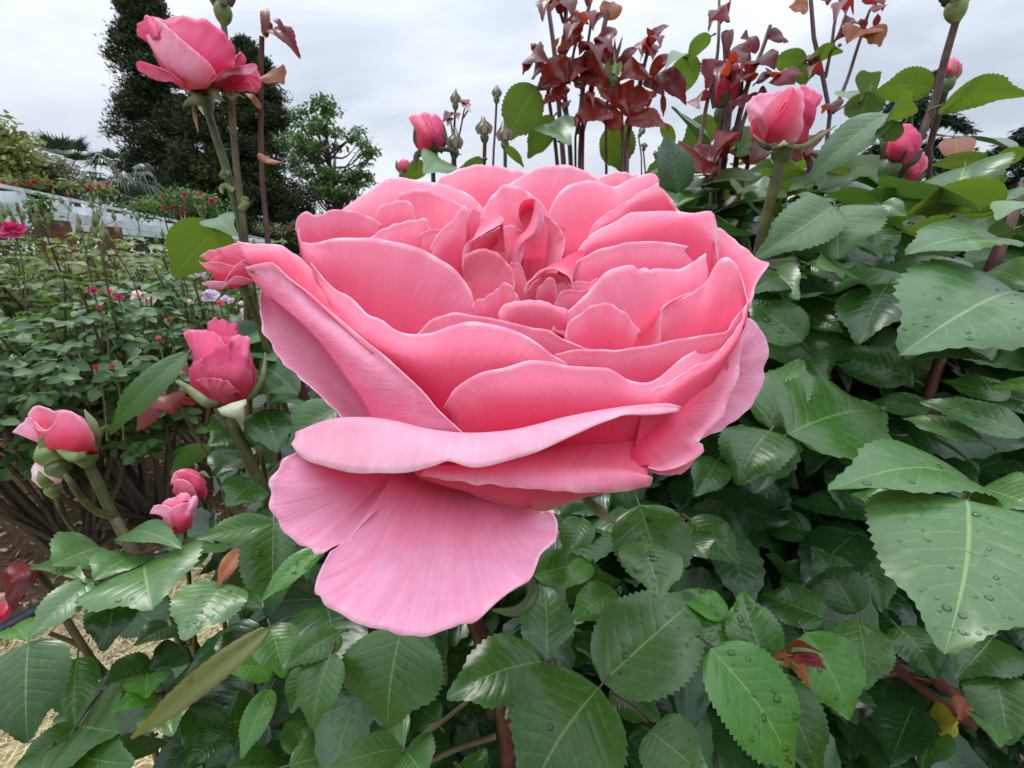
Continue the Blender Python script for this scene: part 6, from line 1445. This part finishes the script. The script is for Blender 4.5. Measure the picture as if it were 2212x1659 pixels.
A([[(1150,1760),(1190,1790),(1215,1760)], [(1190,1680),(1220,1690),(1240,1680)], [(1225,1590),(1262,1560),(1275,1590),(1262,1640),(1240,1700)]], layer=.12, mat=PETAL_PALE)
stem_part(t, [(*Q7(*p), d + i) for i, p in enumerate([(1190,1780),(1200,1900),(1230,2200),(1300,3000)])], 8, 10, STEM_GREEN, "stem", 0, 422)
t = thing("rose", "pink rosebud just entering the left edge of the view", "rose", pu([-10, 1400, 20]), GRP)
core(t, c7, 20, [(-40,2350),(-10,2270),(10,2200)], [60, 75, 30], PETAL_BUD); bloom_part(t, c7, 20, -10, 2270, 80, [[(-70,2340),(-20,2345),(30,2330)], [(-50,2240),(10,2215),(52,2230),(50,2290)]], (-40,2340), PETAL, layer=.15, nu=16, nv=10)
sep_(t, c7, 20, [(-40,2260),(30,2200),(100,2168)], [30,30,3], SEPAL_PALE, [-1,-1.2,-1]); stem_part(t, [(-14,1330,20),(-20,1380,20.5),(-10,2000,40)], 10, 12, STEM_GREEN, "stem", 0, 423)

# --- young dark red shoots
SG = "dark red young rose shoots"
def shoot(label, crop, stems, lv, d, root, seed, mats=(LEAF_RED, LEAF_PURPLE), scale=1.0, fmat=STEM_RED, extra=0):
    t = thing("rose_shoot", label, "rose shoot", pu([*root, d + 8]), SG); r = rng(seed)
    for i, (pts, w0, w1, *m) in enumerate(stems):
        P = crop(pts); stem_part(t, [(*p, d + .25 * j) for j, p in enumerate(P)], w0, w1, m[0] if m else fmat, "stem", int(r.integers(0, 3)) if w1 > 8 else 0, seed * 7 + i, n=18, k=8)
    for i in range(extra):
        pts, w0 = stems[int(r.integers(0, len(stems)))][:2]; P = crop(pts); f = r.uniform(0, .62); q_ = f * (len(P) - 1); k_ = min(int(q_), len(P) - 2)
        b0 = P[k_] * (1 - q_ + k_) + P[k_ + 1] * (q_ - k_)
        if not (-10 < b0[1] < 400): continue
        a = r.choice([-1, 1]) * r.uniform(.5, 1.3); L = r.uniform(18, 46); e = b0 + [math.sin(a) * L * .9, -math.cos(a) * L * .6 + r.uniform(.2, 1) * L * .9]
        big_leaf(t, None, tuple(b0), tuple(e), L * r.uniform(.30, .55), d + r.uniform(-1.2, 1), mats[0 if r.random() < .55 else 1], raw=True, petiole=False, arch=r.uniform(.12, .3), fold=r.uniform(.15, .45), n=18, nw=7, wave=.07, roll=r.normal(0, 22))
    for i, (b_, t_, w, *o) in enumerate(lv):
        B, T = crop([b_])[0], crop([t_])[0]; s_ = crop([(0, 0), (1, 0)]); sc = s_[1][0] - s_[0][0]
        m = o[0] if o else mats[0 if r.random() < .6 else 1]; kw = o[1] if len(o) > 1 else {}
        kw = {**dict(arch=r.uniform(.1, .22), fold=r.uniform(.1, .35), dt=d + r.uniform(-1.5, 1.0), n=26, wave=.09), **kw}
        big_leaf(t, None, tuple(B), tuple(T), w * sc * 1.25, d + r.uniform(-.8, .5), m, raw=True, petiole=False, **kw)
    return t
RD, PU, OR = LEAF_RED, LEAF_PURPLE, LEAF_ORANGE
shoot("tall dark red stem at the left of the red shoot cluster, reaching the top edge", c9, [([(485,-40),(540,350),(590,740),(620,1100),(640,1400),(700,2200),(720,4200)], 10, 13)],
      [((575,600),(640,460),44,SEPAL_DARK if False else OR)], 50, (1240,900), 31, extra=3)
shoot("red shoot cluster with curled shining leaves above the big rose", c9,
      [([(380,640),(390,780),(430,900),(500,1120),(530,1400),(575,1660),(640,2400),(700,4200)], 7, 12), ([(310,740),(350,790),(390,830)], 3, 4), ([(600,-20),(660,180),(690,280)], 5, 7, STEM_GREY), ([(725,60),(712,400),(700,700),(712,1250),(760,1660),(800,2500),(850,4300)], 9, 12, STEM_GREY),
       ([(590,1215),(680,1320),(730,1480)], 4, 9, STEM_GREY), ([(850,-20),(800,250),(760,600)], 7, 7, STEM_GREY), ([(900,900),(912,1150),(870,1500),(840,1660),(860,4200)], 4, 9)],
      [((305,735),(180,935),75,PU), ((345,640),(290,530),40), ((345,660),(345,570),50), ((470,840),(300,980),120,PU), ((915,430),(640,615),120,RD), ((870,900),(365,1090),260,RD,dict(arch=.3)), ((760,735),(770,1060),120,PU,dict(fold=.6)), ((720,580),(660,760),60,RD),
       ((905,905),(1235,920),190,RD,dict(arch=.3)), ((740,1075),(525,1225),100,RD), ((860,960),(905,1110),120,RD), ((520,1130),(370,1090),90,PU), ((700,1180),(640,1250),60), ((770,970),(590,1060),110,RD), ((860,720),(880,900),110,RD), ((600,1040),(720,1180),90,RD)], 46, (1215,900), 32, extra=11)
shoot("red shoot with a leafy green bud and broad copper leaves, middle of the cluster", c9,
      [([(1235,150),(1180,420),(1110,740),(1040,1100),(960,1500),(915,1680),(900,4200)], 11, 17), ([(1010,90),(900,380),(830,600),(800,760)], 8, 6, STEM_GREY), ([(1030,320),(975,700),(940,1100),(860,1660)], 6, 9, STEM_GREY), ([(1000,730),(1060,600),(1150,580),(1200,600)], 3, 3),
       ([(1415,1370),(1425,1700),(1430,4200)], 7, 10), ([(1660,940),(1600,1300),(1490,1680),(1450,4200)], 11, 15, STEM_GREY), ([(1760,500),(1720,720),(1660,940)], 6, 10, STEM_GREY), ([(1680,690),(1650,600),(1590,580)], 3, 3)],
      [((1370,1340),(1000,1000),220,RD,dict(fold=.4)), ((1400,1395),(760,1585),190,RD,dict(roll=15)), ((1395,1370),(1560,985),210,RD), ((1410,1380),(1850,1160),230,RD), ((1445,1530),(2000,1620),170,RD,dict(arch=.2)), ((1390,1620),(1110,1440),150,RD), ((1170,590),(1255,870),130,PU,dict(fold=.6)), ((1600,585),(1380,880),90,PU), ((1610,585),(1410,920),80,PU),
       ((1745,930),(1380,1010),160,RD), ((1760,960),(2130,690),120,RD), ((1690,1000),(1945,1190),130,PU), ((1860,920),(2215,1315),190,PU,dict(fold=.5)), ((1780,1190),(1735,1370),60,RD), ((1925,1180),(1930,1460),60,PU), ((1040,330),(1095,120),40,PU), ((1050,320),(1200,170),60,PU), ((1230,250),(1330,0),150,OR), ((1080,590),(1360,375),80,PU),
       ((960,880),(1050,1090),150,RD), ((1000,1000),(940,1100),90), ((1010,520),(890,680),90,PU), ((980,90),(1080,-60),130,SEPAL_DARK if False else PU), ((740,90),(730,-80),150,PU), ((1765,500),(1740,340),44,PU), ((1770,510),(2020,290),60,PU), ((1100,1230),(940,1330),120,RD)], 45, (1330,900), 33, extra=13)
t = bud("green rosebud with long leafy red sepals inside the red shoot cluster", tuple(c9([(1310,985)])[0]), tuple(c9([(1320,640)])[0]), 27, 43, 0, stem=[tuple(c9([(1280,1100)])[0]), tuple(c9([(1220,1400)])[0])], sw=(6, 8), smat=STEM_RED, hw=22, seed=30, cup=HIP_LITE)
for tip in ((1265,450), (1330,470), (1425,445), (1460,650)): sep_(t, c9, 43, [(1310,800), ((1310+tip[0])/2+8, (800+tip[1])/2), tip], [50, 46, 4], PU, -.6)
shoot("big dark red cane with drooping purple leaves left of the upright pale rose", c10,
      [([(285,205),(300,420),(305,700),(275,1000),(250,1250),(240,1440),(230,2600),(230,4200)], 15, 25), ([(575,165),(520,330),(440,520),(400,650),(340,900)], 8, 14, STEM_GREY), ([(440,680),(380,850),(360,1000),(330,1250)], 9, 13), ([(470,880),(420,1100),(330,1330),(300,1450)], 8, 12), ([(110,1000),(160,700),(230,380),(245,150),(245,-20)], 10, 6, STEM_GREY), ([(255,150),(300,90),(320,-20)], 4, 5, STEM_GREY)],
      [((235,385),(165,565),90,PU), ((305,345),(445,400),90,RD,dict(arch=.3)), ((280,415),(175,550),80,RD), ((330,410),(435,470),75,PU), ((295,330),(290,205),26,PU), ((500,375),(607,445),70,PU), ((560,255),(668,275),44,PU), ((575,495),(465,550),60,PU), ((595,505),(730,545),70,PU), ((590,500),(560,470),40), ((620,500),(625,470),50,PU), ((680,490),(780,490),30,RD), ((430,300),(390,240),60,PU), ((480,350),(430,240),40,PU),
       ((480,955),(440,1060),60,PU), ((345,960),(435,1040),90,PU), ((260,960),(140,1070),80,PU), ((530,950),(440,1060),70,RD), ((860,880),(815,1000),60,PU), ((880,990),(830,1100),60,PU), ((350,640),(400,700),60,PU), ((440,610),(480,680),50,RD), ((850,890),(900,900),30,RD), ((700,990),(780,1030),60,PU), ((300,1100),(385,1200),120,OR), ((560,600),(490,610),40,PU),
       ((130,1010),(-30,1130),150,RD,dict(arch=.2)), ((120,1030),(-80,1080),110,RD), ((170,1150),(90,1120),60,PU), ((170,1150),(240,1140),70,PU), ((180,1160),(150,1210),60,PU), ((260,1420),(400,1420),90,OR), ((300,1500),(370,1560),80,OR)], 29, (1550,900), 34, extra=11)
shoot("thin forked mauve stems with small copper leaves against the sky at the upper right", c10,
      [([(835,-20),(840,150),(880,350),(915,500),(940,600),(960,730),(945,850),(930,1000),(920,1500),(900,4000)], 8, 12, STEM_GREY), ([(1030,-20),(990,150),(970,300),(930,500)], 6, 7, STEM_GREY), ([(1095,-20),(1030,180),(980,290)], 4, 4, STEM_GREY), ([(1290,-10),(1220,60),(1180,180),(1130,330),(1070,520),(980,730)], 6, 8, STEM_GREY), ([(980,730),(1060,680),(1160,640),(1260,590)], 4, 4, STEM_GREY), ([(905,490),(850,460),(800,400)], 3, 3, STEM_GREY)],
      [((820,50),(695,50),80,OR), ((1190,210),(1075,265),80,OR), ((1215,180),(1285,300),90,OR), ((1190,190),(1130,150),40,PU), ((1190,180),(1150,150),40,PU), ((1250,170),(1270,85),34,PU), ((1240,80),(1300,58),26,PU), ((1120,180),(990,270),40,PU), ((1040,165),(1130,140),36,PU), ((930,10),(945,35),30,PU), ((1010,300),(1040,290),36,PU)], 34, (1790,700), 35, extra=6)
shoot("dark red stem with one drooping purple leaf between the conifers at the upper left", c5,
      [([(1745,400),(1740,500),(1760,700),(1735,900),(1740,1200),(1735,1659),(1760,2100),(1810,2620),(1900,4200),(2000,8600)], 11, 16)],
      [((1790,410),(1770,210),64,SEPAL if False else LEAF_OLIVE), ((1800,420),(1815,60),40,PU), ((1820,360),(2160,625),100,PU,dict(fold=.5,arch=.22)), ((1835,220),(2010,340),30,PU), ((1840,330),(1830,230),40,PU), ((1800,800),(1990,920),150,OR), ((1730,1190),(1560,1000),40,OR), ((1785,1770),(1880,1740),90,OR)], 27, (600, 1000), 36)
shoot("thin young shoot with dark red leaves beside the vase shaped bud", c7,
      [([(1105,720),(1130,860),(1150,960),(1210,1090),(1310,1240),(1390,1420),(1460,1600),(1600,2200),(1700,4200)], 6, 10, STEM_BROWN)],
      [((1070,905),(905,1115),120,RD,dict(arch=.25)), ((1085,905),(1110,1030),120,RD), ((1150,945),(1265,972),40,RD), ((1110,735),(1220,770),50,RD), ((1105,740),(985,790),50,PU), ((1090,745),(1065,830),46,PU)], 23.5, (490, 1100), 37)
shoot("purple red shoot tip at the lower left over the soil", c7,
      [([(215,2020),(260,2070),(320,2160),(360,2240)], 12, 13, STEM_BROWN)], [((230,2045),(80,2180),90,PU), ((220,2060),(40,2250),110,PU,dict(fold=.6)), ((240,2030),(60,2120),70,PU), ((240,2070),(70,2290),80,PU)], 17.4, (108, 1300), 38)
shoot("broken shoot tip with dark red and dry orange leaves at the lower right", lambda L: np.stack([1471.3 + K * np.array(L, float)[:, 0], 1103.8 + K * np.array(L, float)[:, 1]], 1),
      [([(525,990),(590,985),(650,985),(700,1000)], 14, 11, HIP_LITE)], [((690,945),(925,960),32,PU,dict(fold=.7)), ((700,930),(905,905),24,RD), ((720,960),(915,1010),34,PU), ((700,985),(845,1145),28,OR), ((670,1000),(830,1120),22,OR), ((590,950),(720,930),18,OR)], 12.2, (1640, 1440), 39)
shoot("yellowing young leaf and dry bud scale low at the right", lambda L: np.stack([1471.3 + K * np.array(L, float)[:, 0], 1103.8 + K * np.array(L, float)[:, 1]], 1),
      [([(1850,1180),(1830,1260),(1780,1340)], 9, 6, DRY)], [((1780,1350),(1660,1455),80,leaf_mat("yellow_leaf", (.30,.28,.03), (.42,.40,.05), (.4,.4,.1), (.4,.4,.03))), ((1750,1360),(1720,1460),60,bpy.data.materials["yellow_leaf"] if "yellow_leaf" in bpy.data.materials else OR), ((1850,1210),(1800,1350),70,OR)], 20, (2085, 1500), 40)
